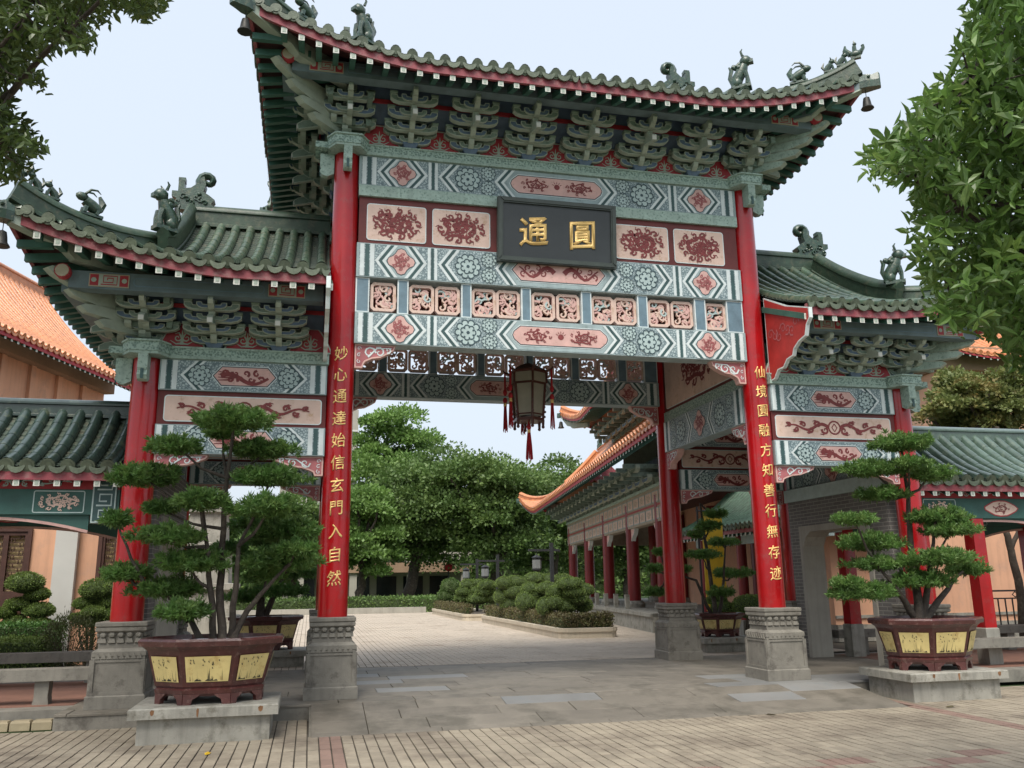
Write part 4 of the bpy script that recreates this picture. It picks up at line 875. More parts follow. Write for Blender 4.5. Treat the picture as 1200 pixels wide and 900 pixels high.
# ------------------------------------------------------------------ hanging lantern
lan = thing('palace_lantern', 'hexagonal hanging lantern with cream panes and long red tassels', 'lantern', (-.03, DP/2, 4.33)); lan.scale = (.88, .88, .9)
def hexp(r, z, a0=math.pi/6): return [(r*math.cos(a0+k*math.pi/3), r*math.sin(a0+k*math.pi/3), z) for k in range(6)]
for k in range(6):
    b = MB(); p0, p1 = hexp(.29, .08)[k], hexp(.29, .08)[(k+1) % 6]; q0, q1 = hexp(.34, .72)[k], hexp(.34, .72)[(k+1) % 6]; b.add([p0, p1, q1, q0], [(0, 1, 2, 3)], 'lantern_glass'); b.build('pane', lan)
    b = MB(); p0, p1 = hexp(.38, .76)[k], hexp(.38, .76)[(k+1) % 6]; q0, q1 = hexp(.38, .96)[k], hexp(.38, .96)[(k+1) % 6]; b.add([p0, p1, q1, q0], [(0, 1, 2, 3)], 'lantern_glass'); b.build('pane', lan)
    b = MB(); a = hexp(.3, 0)[k]; c = hexp(.36, .74)[k]; b.tube([a, c], .026, 'lantern_wood', 6); b.build('post', lan)
    b = MB(); f = hexp(.39, .74)[k]; t = hexp(.39, .98)[k]; b.tube([f, t], .024, 'lantern_wood', 6); u = hexp(.3, -.14)[k]; b.tube([a, u], [.035, .025], 'lantern_wood', 6); b.sphere(u, .035, 'lantern_wood', n=6, k=4)
    for i in range(6): w = Vector(hexp(.335+.012*(i % 2), .06+.1*i)[k]); b.sphere(tuple(w*1.0), .028, 'lantern_wood', n=5, k=3)
    b.build('corner_carving', lan)
    arm = hexp(.5, 1.02)[k]; b = MB(); b.tube([hexp(.36, .95)[k], hexp(.43, 1.0)[k], arm, hexp(.54, 1.08)[k]], [.03, .026, .022, .014], 'lantern_wood', 6); b.build('arm', lan)
    if k in (0, 4): continue
    b = MB(); x, y = arm[0], arm[1]; b.tube([(x, y, 1.02), (x, y, .55)], .022, 'tassel', 6); b.sphere((x, y, .62), .045, 'tassel', (1, 1, 1.6), 6, 4); b.sphere((x, y, .45), .05, 'tassel', (1, 1, 1.4), 6, 4); b.tube([(x, y, .42), (x, y, .36), (x, y, .33)], [.03, .036, .036], 'gold', 8)
    for j in range(9): aa = j*.7; b.tube([(x+.02*math.cos(aa), y+.02*math.sin(aa), .34), (x+.03*math.cos(aa), y+.03*math.sin(aa), .12), (x+.042*math.cos(aa), y+.042*math.sin(aa), -.14-.03*(j % 3))], .009, 'tassel', 4)
    b.build('tassel', lan)
for r, z, h in ((.37, .72, .05), (.41, .95, .05), (.33, -.02, .06), (.3, .1, .03)): b = MB(); b.loft([hexp(r, z), hexp(r, z+h)], 'lantern_wood'); b.build('frame', lan)
b = MB(); b.loft([hexp(.42, 1.0), hexp(.2, 1.12), hexp(.06, 1.18)], 'lantern_wood'); b.build('cap', lan)
b = MB(); b.tube([(0, 0, 1.15), (0, 0, 4.12)], .012, 'iron', 6); b.build('chain', lan)
b = MB(); b.sphere((0, 0, -.12), .05, 'tassel', (1, 1, 1.5), 8, 4); b.tube([(0, 0, 0), (0, 0, -.2)], .02, 'tassel', 6); b.tube([(0, 0, -.18), (0, 0, -.24)], .035, 'gold', 8)
for j in range(14): aa = j*.45; b.tube([(.022*math.cos(aa), .022*math.sin(aa), -.22), (.05*math.cos(aa), .05*math.sin(aa), -.5), (.065*math.cos(aa), .065*math.sin(aa), -.74-.03*(j % 3))], .011, 'tassel', 4)
b.build('tassel', lan)

# ------------------------------------------------------------------ pots, plinths and pines
def plinth(x, y, z, label, w=1.42, d=1.0, zt=.2):
    t = thing('stone_plinth', label, 'plinth', (x, y, z)); h = zt-z; b = MB(); b.box((-w/2, -d/2, 0), (w/2, d/2, h-.115), 'stone_pale'); b.build('block', t)
    b = MB(); a = .09; b.loft([[(sx*(w/2+a-i), sy*(d/2+a-i), zz) for sx, sy in ((-1, -1), (1, -1), (1, 1), (-1, 1))] for i, zz in ((0, h-.113), (0, h-.012), (.012, h))], 'stone_pale'); b.build('cap_slab', t)
    b = MB(); g2 = random.Random(int(x*10))
    for k in range(3):
        u = -w/2+.15+k*w/2.6+g2.uniform(-.14, .14); l_ = g2.uniform(.04, .09); w2 = g2.uniform(.01, .028); b.flat([(u-w2, h-.03), (u-w2*.2, h-.012), (u+w2, h-.02), (u+w2*.8, h-.03-l_*.6), (u+w2*.1, h-.03-l_), (u-w2*.7, h-.03-l_*.7)], -d/2-a-.002, 'rust')
    b.build('rust_stain', t)
def oct_pts(a, c, ch, z): return [(-a+ch, -c, z), (a-ch, -c, z), (a, -c+ch*.8, z), (a, c-ch*.8, z), (a-ch, c, z), (-a+ch, c, z), (-a, c-ch*.8, z), (-a, -c+ch*.8, z)]
def pot(x, y, z, label, k=1.0, rz=0):
    t = thing('planter_pot', label, 'pot', (x, y, z), rz, 'octagonal glazed planter pots'); b = MB(); O = lambda a, c, zz: oct_pts(a*k, c*k, a*k*.56, zz*k)
    b.loft([O(.57, .39, .09), O(.6, .42, .12), O(.61, .43, .16), O(.585, .405, .18), O(.605, .425, .2), O(.7, .52, .58), O(.71, .53, .6), O(.76, .57, .64), O(.8, .6, .645), O(.81, .61, .7), O(.79, .59, .725), O(.72, .53, .73), O(.7, .51, .66)], 'pot_brown'); body = b.build('pot_body', t, 25)
    b = MB(); b.loft([O(.7, .51, .655), O(.7, .51, .665)], 'earth'); b.build('soil', t)
    lo, hi = O(.61, .43, .235), O(.695, .515, .555)
    for i in range(8):
        j = (i+1) % 8; p0, p1, q0, q1 = (Vector(v) for v in (lo[i], lo[j], hi[i], hi[j])); u = (p1-p0).normalized(); up = (q0+q1-p0-p1).normalized(); nn = u.cross(up).normalized(); W = (p1-p0).length; Hh = ((q0+q1)-(p0+p1)).length/2; mg = .045*k
        c = lambda a_, b__: tuple((p0*(1-b__)+q0*b__)*(1-a_)+(p1*(1-b__)+q1*b__)*a_+nn*.012)
        e = mg/W; q = MB(); q.add([c(e, .06), c(1-e, .06), c(1-e, .94), c(e, .94)], [(0, 1, 2, 3)], 'pot_yellow'); g3 = random.Random(i+int(x*7))
        c2 = lambda a_, b__: tuple(Vector(c(a_, b__))+nn*.003)
        for n_ in range(16):     # brushed reeds, rocks, clouds of leaves
            a_ = g3.uniform(e+.04, 1-e-.08); b0 = .1; h2 = g3.uniform(.05, .2) if n_ % 3 else g3.uniform(.3, .55); w2 = .004+.02*g3.random()**2
            q.add([c2(a_, b0), c2(a_+w2, b0), c2(a_+w2+g3.uniform(-.03, .03), b0+h2)], [(0, 1, 2)], 'ink')
        for n_ in range(14):
            a_ = .3+g3.uniform(-.16, .16) if n_ % 2 else .58+g3.uniform(-.12, .12); b0 = .66+g3.uniform(-.14, .18); s_ = .03
            q.add([c2(a_, b0), c2(a_+s_, b0-.05*g3.random()), c2(a_+s_*.4, b0+.06)], [(0, 1, 2)], 'ink')
        for n_ in range(7): a_ = g3.uniform(e+.02, 1-e-.14); q.add([c2(a_, .09), c2(a_+.1, .09), c2(a_+.07, .09+.1*g3.random()), c2(a_+.02, .12)], [(0, 1, 2, 3)], 'ink')
        q.build('painted_panel', t)
        m = MB(); f0, f1 = Vector(O(.585, .405, 0)[i]), Vector(O(.585, .405, 0)[j]); n2 = Vector((u.y, -u.x, 0)); L = (f1-f0).length; top = .115*k
        for A in (0, 1):       # scalloped foot at each end of the face
            o_ = f0 if A == 0 else f1; d_ = u if A == 0 else -u; P2 = [(0, top), (L*.36, top), (L*.3, top*.75), (L*.2, top*.5), (L*.17, 0), (0, 0)]
            V = [tuple(o_+d_*px+Vector((0, 0, pz))+n2*.012) for px, pz in P2]+[tuple(o_+d_*px+Vector((0, 0, pz))-n2*.05) for px, pz in P2]; n = 6; m.add(V, [tuple(range(n)), tuple(range(2*n-1, n-1, -1))]+[(r_, (r_+1) % n, n+(r_+1) % n, n+r_) for r_ in range(n)], 'pot_brown')
        m.build('foot', t)['kind'] = 'stuff'
    return t
def pad_leaves(c, rx, ry, rz, n, size, seed, flat=.35, fz=1.0, bw=.13):
    q = np.random.RandomState(seed); v = unit(q.normal(size=(n, 3))); v[:, 2] = np.where(v[:, 2] < 0, v[:, 2]*flat, v[:, 2]); bump = 1+.16*fz*np.sin(v[:, 0]*7+seed)*np.cos(v[:, 1]*6+seed*2)+.1*fz*fz*q.normal(size=n)
    rad = q.uniform(1-.28*fz, 1.0, n)*bump; P = np.array(c)+v*np.array([rx, ry, rz])*rad[:, None]
    A = unit(v*np.array([1, 1, 1.3])+q.normal(size=(n, 3))*.55+np.array([0, 0, .35])); B = unit(np.cross(A, q.normal(size=(n, 3)))); ln = size*q.uniform(.6, 1.25, n)[:, None]; return P, A*ln, B*ln*bw
def tuft_leaves(c, rx, ry, rz, n, size, seed):      # needle whorls on short twig ends spread over a flattened cushion
    q = np.random.RandomState(seed); per = 26; k = max(12, n//per); v = unit(q.normal(size=(k, 3))); v[:, 2] = np.where(v[:, 2] < 0, v[:, 2]*.45, v[:, 2]); lump = 1+.2*np.sin(v[:, 0]*5+seed)*np.cos(v[:, 1]*4+seed*2)
    tc_ = np.array(c)+v*np.array([rx, ry, rz])*(q.uniform(.45, 1.0, k)*lump)[:, None]; ax = unit(v*np.array([1, 1, .8])+np.array([0, 0, .75])+q.normal(size=(k, 3))*.25)
    T_ = np.repeat(tc_, per, 0); X_ = np.repeat(ax, per, 0); m = len(T_); A = unit(X_*q.uniform(.15, 1.1, (m, 1))+unit(q.normal(size=(m, 3)))*.8); A[:, 2] += .12; A = unit(A); P = T_-X_*q.uniform(0, .06, (m, 1)); B = unit(np.cross(A, q.normal(size=(m, 3)))); ln = size*q.uniform(.65, 1.2, (m, 1)); return P, A*ln, B*ln*.1
def limb(b, pts, r0, r1, n=7, m='bark', jit=.0, seed=0):
    gq = random.Random(seed); P = [Vector(p) for p in pts]; out = []
    for i in range(len(P)-1):
        for t in (0, .33, .66): out.append(P[i].lerp(P[i+1], t)+Vector((gq.uniform(-jit, jit), gq.uniform(-jit, jit), gq.uniform(-jit, jit)*.5)))
    out.append(P[-1]); b.tube([tuple(p) for p in out], [r0+(r1-r0)*i/(len(out)-1) for i in range(len(out))], m, n)
def pine(label, base, Y, pads, trunks, size=.085, dens=2600, m='needle', seed=1, yspread=.45, r0=.055):
    t = thing('pine_tree', label, 'pine', base); bx_, by_, bz_ = base; gq = random.Random(seed); b = MB(); tops = []
    for k, tr in enumerate(trunks):
        pts = []
        for i, (px, py) in enumerate(tr): p = atY(px, py, Y+(.12*math.sin(k*2+i) if i else .05*(k % 3-1))); pts.append((p[0]-bx_, p[1]-by_, p[2]-bz_))
        if k == 0: pts[0] = (pts[0][0], pts[0][1], -.04)
        else: pts[0] = (pts[0][0], pts[0][1], -.03)
        limb(b, pts, r0*(1 if k == 0 else .8), .016, 8, jit=.012, seed=seed+k); tops.append(pts)
    b.build('trunk', t, 60); allp = [Vector(p) for tr in tops for p in tr[1:]]
    tw = MB()
    for k, (px, py, rx, ry) in enumerate(pads):
        yy = Y+(gq.uniform(-1, 1))*yspread; c = atY(px, py, yy); d = depth(c)/F_PX; RX, RZ = rx*d*1.04, ry*d*1.1; RY = min(RX, .5)*.9
        P, A, B = tuft_leaves((c[0]-bx_, c[1]-by_, c[2]-bz_-RZ*.25), RX*1.0, RY*.95, RZ*.82, int(2.2*dens*(RX/.45)*(RZ/.2)**.5), size*.95, seed*31+k)
        quads_np('foliage_pad', P, A, B, m, t); cc = Vector((c[0]-bx_, c[1]-by_, c[2]-bz_-RZ*.4)); near_ = min(allp, key=lambda q_: (q_-cc).length+(.4 if q_.z > cc.z else 0)); mid_ = near_.lerp(cc, .5)+Vector((0, 0, -.06)); limb(tw, [near_, mid_, cc], .026, .012, 6, jit=.012, seed=k)
        for a in range(5): e = cc+Vector((gq.uniform(-.7, .7)*RX, gq.uniform(-.7, .7)*RY, RZ*.15)); limb(tw, [cc, cc.lerp(e, .5), e], .011, .005, 5)
    tw.build('branch', t, 60)['kind'] = 'stuff'; return t
PLY, PRY = -1.56, -1.28
plinth(-4.85, PLY, -.208, 'pale stone plinth with rust streaks under the pot by the left columns')
pot(-4.85, PLY, .2, 'brown octagonal pot with yellow painted panels, large pine by the gate step', 1.0)
plinth(5.2, PRY, -.208, 'weathered stone plinth under the pot before the brick doorway')
pot(5.2, PRY, .2, 'brown octagonal pot with yellow painted panels before the brick doorway', 1.0)
L1 = [(274, 487, 48, 20), (208, 519, 32, 15), (309, 524, 41, 15), (170, 553, 42, 20), (316, 556, 42, 16), (235, 583, 32, 17), (190, 592, 20, 12), (316, 590, 46, 20), (199, 624, 40, 16), (138, 606, 18, 12), (334, 618, 42, 20), (222, 654, 42, 20), (331, 652, 46, 21), (150, 668, 30, 14), (199, 686, 44, 17), (215, 712, 32, 17), (310, 672, 22, 12), (260, 505, 22, 9), (345, 640, 26, 12)]
T1 = [[(262, 744), (258, 690), (262, 620), (266, 560), (274, 495)], [(252, 744), (247, 690), (242, 640), (236, 590)], [(270, 744), (276, 690), (280, 640), (300, 600)], [(240, 744), (222, 725), (200, 700), (170, 685)], [(272, 742), (290, 715), (312, 690), (335, 665)]]
pine('pine trained in flat clouds, several stems, in the pot by the left columns', (-4.83, PLY, .86), PLY, L1, T1, .085, 3000, 'needle', 3, .42)
R1 = [(1054, 516, 38, 15), (1020, 546, 37, 15), (1088, 552, 30, 14), (1034, 576, 30, 11), (1100, 602, 41, 14), (1000, 606, 28, 9), (1112, 618, 36, 12), (1020, 632, 40, 16), (1028, 658, 38, 11), (1100, 650, 44, 16), (1132, 664, 26, 12), (1014, 690, 46, 15), (1078, 676, 40, 15), (990, 680, 20, 10), (1065, 540, 20, 9)]
T2 = [[(1076, 722), (1074, 690), (1068, 640), (1064, 580), (1056, 525)], [(1078, 720), (1086, 690), (1092, 650), (1096, 610)], [(1074, 705), (1050, 690), (1030, 665)], [(1078, 705), (1110, 690), (1128, 670)]]
pine('dark pine trained in flat clouds, single stout trunk, before the brick doorway', (5.22, PRY, .86), PRY, R1, T2, .08, 2700, 'needle', 8, .4, .075)
RPY = 5.35; prx = float(atZ(840, 768, 0)[0])
c = atY(842, 712, RPY); RX_ = float(c[0])
plinth(RX_, RPY, -.01, 'low stone plinth behind the right rear column', 1.1, .9, .3)
pot(RX_, RPY, .3, 'small brown pot with yellow panels beside the right rear column', .68)
R2 = [(839, 600, 15, 7), (830, 615, 16, 9), (847, 634, 20, 6), (823, 648, 22, 7), (772, 645, 8, 6), (769, 665, 11, 6), (768, 692, 14, 7), (858, 670, 25, 7), (844, 692, 19, 7), (815, 625, 10, 6), (800, 665, 12, 6)]
pine('slender pine with sparse clouds beside the right rear column', (RX_, RPY, .75), RPY, R2, [[(838, 712), (832, 670), (826, 630), (820, 590), (834, 603)], [(842, 712), (848, 680), (850, 640)], [(834, 710), (815, 680), (785, 670)]], .09, 2000, 'needle', 13, .5)
c = atY(312, 730, RPY); LX_ = float(c[0])
plinth(LX_, RPY, -.01, 'low stone plinth behind the pot by the left columns', 1.5, .9, .3)
pot(LX_, RPY, .3, 'brown pot with yellow panels standing behind the pot by the left columns', .88)
L2 = [(352, 615, 30, 15), (345, 640, 34, 15), (330, 690, 34, 10), (285, 697, 22, 10), (350, 668, 26, 12), (300, 655, 24, 12), (318, 632, 30, 12), (270, 640, 24, 10), (300, 610, 30, 12)]
pine('light green pine half hidden behind the pine by the left columns', (LX_, RPY, .9), RPY, L2, [[(305, 722), (306, 690), (310, 650), (315, 620)], [(308, 722), (325, 690), (345, 650)]], .1, 2200, 'needle_light', 21, .6, .09)
# ------------------------------------------------------------------ brick walls with doorway between front and rear outer columns
def brick_wall(s, label):
    t = thing('brick_wall', label, 'wall', (s*6.13, 0, 0)); b = MB(); x0, x1 = -.2, .2; ya, yb, d0, d1, dh, zt = .3, DP-.3, .95, 3.0, 2.42, 3.32
    b.box((x0, ya, 0), (x1, d0-.12, zt), 'grey_brick'); b.box((x0, d1+.12, 0), (x1, yb, zt), 'grey_brick'); b.box((x0, d0-.12, dh+.12), (x1, d1+.12, zt), 'grey_brick'); b.build('brickwork', t)
    b = MB(); q = .28; outer = [(d0-.12, 0), (d0-.12, dh+.12), (d1+.12, dh+.12), (d1+.12, 0)]
    inn = [(d0, 0), (d0, dh-q), (d0+q*.4, dh-q*.35), (d0+q, dh), (d1-q, dh), (d1-q*.4, dh-q*.35), (d1, dh-q), (d1, 0)]; out = [(d0-.12, 0), (d0-.12, dh-q), (d0-.12, dh+.12), (d0+q, dh+.12), (d1-q, dh+.12), (d1+.12, dh+.12), (d1+.12, dh-q), (d1+.12, 0)]; n = 8
    V = [(x, y, z) for x in (x0-.03, x1+.03) for y, z in out+inn]; Fq = []
    for j in range(n-1): Fq += [(j, j+1, n+j+1, n+j), (2*n+j, 2*n+j+1, 3*n+j+1, 3*n+j), (n+j, n+j+1, 3*n+j+1, 3*n+j), (j, j+1, 2*n+j+1, 2*n+j)]
    b.add(V, Fq, 'concrete'); b.build('door_frame', t)
    b = MB(); b.box((-.27, .28, 3.05), (-.205, DP-.28, 3.3), 'flower_mint'); b.build('carved_band', t)
brick_wall(1, 'grey brick wall with a pale framed doorway behind the right potted pine'); brick_wall(-1, 'grey brick wall with a doorway behind the left potted pine')

# ------------------------------------------------------------------ galleries either side
def gallery(s, label, tile, col_x):
    t = thing('covered_gallery', label, 'gallery', (0, 0, 0)); b = MB(); Xo = lambda a, c: sorted((s*a, s*c))
    a, c = Xo(6.5, 17); b.box((a, 1.0, 3.1), (c, 2.8, 3.25), 'soffit_green'); rp = b.build('roof', t)
    rf = RoofHalf(rp, s, 6.5, 99, 17, 3.2, 1.02, .38, DP/2, tile, 'pan_green' if s < 0 else 'pan_pale', 'tile_edge', 0, .262, hip=False, big=.088); rf.make(True, False, True)
    ridge_sweep([(s*6.5, DP/2, 4.16), (s*12, DP/2, 4.16), (s*17, DP/2, 4.16)], .22, .3, tile, 'main_ridge', rp)
    for y in (.78, DP-.78):
        b = MB(); b.box((a, y-.08, 2.9), (c, y+.08, 3.1), 'dark_red_board'); b.build('frieze_board', t)
        b = MB(); b.box((a, y-.09, 2.54), (c, y+.09, 2.898), 'teal_paint'); be = b.build('beam', t)
        for k in range(3):
            x0 = s*(7.3+k*2.6); p = MB(); q = rrect(x0-.34, 2.56, x0+.34, 2.88, .03); p.ring(q, inset_poly(q, .015), y-.096, 'flower_mint'); dragon(p, x0, 2.72, .6, .26, k, y-.098, 'cream', 0, 20); p.build('painted_panel', be)
            x0 = s*(8.6+k*2.6); p = MB(); q = [(x0+.34*math.cos(h*.42)*(1+.12*math.cos(h*1.7)), 2.72+.15*math.sin(h*.42)) for h in range(15)]; p.flat(q, y-.095, 'dark_red_board'); p.flat(inset_poly(q, .02), y-.098, 'cream'); dragon(p, x0, 2.72, .4, .2, k+9, y-.1, 'motif_maroon', 0, 8); p.build('painted_panel', be)
            p = MB(); scrollband(p, s*(7.9+k*2.6), 3.0, 1.5, .16, k, y-.084, 'flower_mint', True, 4); p.build('painted_scroll', be)
        b = MB(); x0 = s*6.7; q = [(x0-.16, 2.42), (x0+.16, 2.42), (x0+.16, 3.09), (x0-.16, 3.09)]; b.plate(q, y-.11, y+.1, .02, 'flower_mint', 'beam_dark')
        for zz in (2.52, 2.75, 2.98): b.ribbon([(x0-.1, zz-.08), (x0+.1, zz-.08), (x0+.1, zz+.08), (x0-.06, zz+.08), (x0-.06, zz-.02), (x0+.04, zz-.02)], .024, .024, y-.114, 'flower_mint')
        b.build('fret_panel', t)
        for k in range(3):   # scalloped apron under the beam
            x0, x1 = 6.9+k*3.2, 6.9+(k+1)*3.2-.05; n = 12; top = [(s*(x0+(x1-x0)*i/n), 2.538) for i in range(n+1)]; bot = [(s*(x0+(x1-x0)*i/n), 2.5-.2*(abs(i/n-.5)*2)**2.2) for i in range(n+1)]
            P = (top+bot[::-1]) if s < 0 else (top+bot[::-1]); b = MB(); b.prism(P, y-.03, y+.03, 'teal_paint'); b.ribbon(bot, .04, .04, y-.034, 'pink'); b.build('apron', t)
        for cx in col_x:
            b = MB(); w = .12; b.box((s*cx-w, y-w, .62), (s*cx+w, y+w, 2.53), 'red_lacquer'); b.build('column', t); b = MB(); b.square([(.14, 0), (.14, .6), (.125, .62)], (s*cx, y, 0), 'stone_pale'); b.build('column_base', t)
    a, c = Xo(6.755, 17); b = MB(); b.box((a, -.1, -.2), (c, DP+.1, -.01), 'stone'); b.box((a, .3, -.012), (c, DP-.3, .0), 'terracotta_floor'); b.build('floor', t)
    return t
gallery(-1, 'covered gallery with dark green rolled tiles and teal beam beside the left column', 'gallery_tile', (10.2, 13.4))
gallery(1, 'covered gallery with pale green rolled tiles beside the right column', 'gallery_tile_pale', (6.86, 8.03, 11.3, 14.5))
def bench(s, y, label, z1=.456, x0=6.62):
    t = thing('stone_bench', label, 'bench', (s*11, y, 0)); b = MB(); o_ = 11
    b.box((-4.4, -.17, z1-.15), (4.4, .17, z1), 'stone'); b.build('seat', t)
    for k in range(5): b = MB(); x = -s*(o_-7.2)+s*k*1.75; b.loft([[(x-h, -.1, z), (x+h, -.1, z), (x+h, .1, z), (x-h, .1, z)] for h, z in ((.1, 0), (.085, .1), (.09, z1-.15))], 'stone'); b.build('leg', t)
for s, nm in ((-1, 'left'), (1, 'right')):
    bench(s, .5, 'long stone bench along the plaza side of the %s gallery' % nm); bench(s, DP-.5, 'long stone bench along the garden side of the %s gallery' % nm, .49)
for k in range(6):
    b = MB(); b.loft([[(-h, -d, z), (h, -d, z), (h, d, z), (-h, d, z)] for h, d, z in ((.115, .09, 0), (.115, .085, .09), (.1, .07, .115))], 'kerb_yellow'); x = -6.95-k*.25; o = b.build('kerb_block', None, loc=(x, -.3, -.209)); tag(o, 'yellowish stone kerb block edging the left gallery floor', 'kerb', 'kerb blocks by the left gallery')
# ------------------------------------------------------------------ left: wall with lattice windows, orange-roofed hall
t = thing('side_hall', 'peach walled building with lattice windows and a white pilaster behind the left gallery', 'building', (-10, 7, 0))
b = MB(); wins = [(-.75, .62), (1.9, 2.95)]; z0, z1 = 1.05, 2.75; xs_ = [-6]+[v for w in wins for v in w]+[3.0+1.25]
for a, c in ((-6, -.75), (.62, 1.9), (2.95, 3.3)): b.box((a, 0, 0), (c, .3, 4.6), 'peach')
for a, c in wins: b.box((a, 0, 0), (c, .3, z0), 'peach'); b.box((a, 0, z1), (c, .3, 4.6), 'peach')
b.build('wall', t)
for a, c in ((1.1, 1.52),): b = MB(); b.box((a, -.16, 0), (c, -.002, 4.6), 'far_white'); b.build('pilaster', t)
for a, c in wins:
    b = MB(); 
    for q in ((a, z0, c, z0+.08), (a, z1-.08, c, z1), (a, z0+.08, a+.08, z1-.08), (c-.08, z0+.08, c, z1-.08)): b.box((q[0], -.06, q[1]), (q[2], .1, q[3]), 'wood_dark')
    wn = b.build('window', t); b = MB(); b.box((a+.08, .06, z0+.08), (c-.08, .08, z1-.08), 'lattice_gold'); b.build('pane', wn)
    n = 3; w = (c-a-.16)/n
    for k in range(n):
        x0 = a+.08+k*w; b = MB(); b.box((x0, -.03, z0+.08), (x0+.05, .05, z1-.08), 'wood_dark'); b.box((x0+w-.05, -.03, z0+.08), (x0+w, .05, z1-.08), 'wood_dark'); b.box((x0+.05, -.03, z0+.08), (x0+w-.05, .05, z0+.42), 'wood_dark'); b.box((x0+.05, -.03, z1-.16), (x0+w-.05, .05, z1-.08), 'wood_dark')
        zz = z0+.45; i = 0
        while zz < z1-.2:
            b.box((x0+.05, .0, zz), (x0+w-.05, .03, zz+.014), 'wood_dark'); u = x0+.05+(w-.1)*(.33 if i % 2 else .66); b.box((u, .0, zz), (u+.014, .03, zz+.085), 'wood_dark'); u2 = x0+.05+(w-.1)*(.12 if i % 2 else .88); b.box((u2, .0, zz+.02), (u2+.014, .03, zz+.085), 'wood_dark'); zz += .085; i += 1
        b.build('lattice', wn)
hall = thing('temple_hall', 'hall with orange tiled roof and red eave board rising behind the left gallery', 'building', (-13.6, 12.5, 0), R(72.8))
b = MB(); b.box((-9, .9, 0), (9.5, 8, 8.75), 'peach'); b.build('wall', hall); b = MB(); b.box((-9, .5, 8.7), (9.5, .88, 9.33), 'far_tan'); b.build('bracket_band', hall)
for k in range(12): b = MB(); x = -8.5+k*1.5; b.box((x-.12, .78, 0), (x+.12, .898, 8.69), 'peach'); b.build('pilaster', hall)
b = MB(); b.box((-9, 1, 8.8), (9.5, 7, 8.9), 'pan_orange'); rp = b.build('roof', hall)
def simple_roof(part, sx, xa, xt, ez, H, Ye, Yr, L, pitch, hip, xg, s0, big=.09): r = RoofHalf(part, sx, xa, xg, xt, ez, H, Ye, Yr, 'tile_orange', 'pan_orange', 'tile_orange', L, pitch, s0, hip, big); return r
r_ = simple_roof(rp, 1, -9, 9.5, 8.95, 3.7, -.42, 3.6, 0, .3, False, 99, 1); r_.make(True, False, True, 'dark_red_board')
ridge_sweep([(-9, 3.6, 12.55), (9.5, 3.6, 12.55)], .3, .5, 'tile_orange', 'main_ridge', rp)

# ------------------------------------------------------------------ right rear: two-tier hall with red columns along the courtyard
az = .134; dv = Vector((math.sin(az), math.cos(az), 0)); O = Vector((7.6, 14.5, 0))+dv*7
hr = thing('temple_hall', 'two tiered hall with orange roofs and a row of red columns beside the courtyard', 'building', tuple(O), -R(90)-az)
b = MB(); b.box((-14, -1.0, -.02), (9.5, 9, .55), 'stone_pale'); b.build('base', hr); b = MB(); b.box((-14.05, -1.06, .45), (9.5, -.2, .56), 'stone_pale'); b.build('base_edge', hr)
for tt in (18.0, 13.2, 8.6, 4.0, -.4):
    for y in (0, 3.2):
        b = MB(); b.lathe([(.24, .56), (.23, 4.3)], (7-tt, y, 0), 'red_dull', 20); b.build('column', hr, 50); b = MB(); b.lathe([(.38, .55), (.4, .68), (.3, .8)], (7-tt, y, 0), 'stone_pale', 16); b.build('column_base', hr, 40)
for k in range(9): x = -10.5+k*1.9; b = MB(); b.box((x-.1, -.75, .56), (x+.1, -.6, 1.05), 'stone_pale'); b.build('stone_post', hr)
for y in (0, 9):
    b = MB(); b.box((-11.6, y-.18, 3.42), (9, y+.18, 4.55), 'beam_band'); bb = b.build('beam', hr)
    b = MB(); b.box((-11.6, y-.19, 3.94), (9, y-.182, 4.0), 'dark_red_board'); b.box((-11.7, y-.24, 4.55), (9, y+.24, 4.65), 'trim_green'); b.build('beam_moulding', bb)
    if y == 0:
        for k in range(22):
            for zz in (3.5, 4.06): b = MB(); x = -11.4+k*.92; q = rrect(x, zz, x+.8, zz+.38, .05); b.plate(q, y-.196, y-.182, .03, 'beam_base', 'cream'); dragon(b, x+.4, zz+.19, .6, .28, k, y-.199, 'gold_line', 0, 6); b.build('painted_panel', bb)
b = MB(); b.box((-11.6, -.18, 3.42), (-11.3, 9, 4.55), 'beam_band'); b.build('end_beam', hr)
for tt in (18.0, 13.2, 8.6, 4.0, -.4):
    for q in (-1, 1): b = MB(); x = 7-tt; b.plate([(x+q*.2, 3.42), (x+q*.8, 3.42), (x+q*.6, 3.2), (x+q*.35, 3.1), (x+q*.2, 2.95)], -.08, .08, .02, 'beam_white', 'pink'); b.build('corner_bracket', hr)
b = MB(); b.box((-5.8, 3.4, .55), (9, 3.7, 4.6), 'peach'); b.build('wall', hr); b = MB(); b.box((-11.2, .2, 4.5), (9, 8.8, 4.62), 'soffit_red'); b.build('ceiling', hr)
hb = MB()
hb.plate(gong(.42, .0, .22), -.55, -.4, .02, 'bracket_edge', 'bracket_blue'); hb.plate(gong(.5, .3, .22), -.95, -.8, .02, 'bracket_edge', 'bracket_green'); hb.plate(gong(.46, .0, .3), -.1, .05, .02, 'bracket_edge', 'bracket_green'); hb.box((-.07, -1.0, .18), (.07, .1, .32), 'bracket_green'); hb.box((-.07, -1.25, .45), (.07, .1, .6), 'bracket_green'); hb.box((-.065, -1.26, .46), (.065, -1.249, .59), 'white_paint')
hbm = hb.mesh('bracket_set')
for k in range(19): link('bracket_set', hbm, hr, (-11.5+k*1.08, -.1, 4.66))
b = MB(); b.box((-11.4, .05, 4.6), (9, .2, 5.6), 'bracket_blue'); b.build('backing_board', hr)
b = MB(); b.box((-11, .5, 5.3), (9, 8, 5.5), 'soffit_green'); rp = b.build('lower_roof', hr)
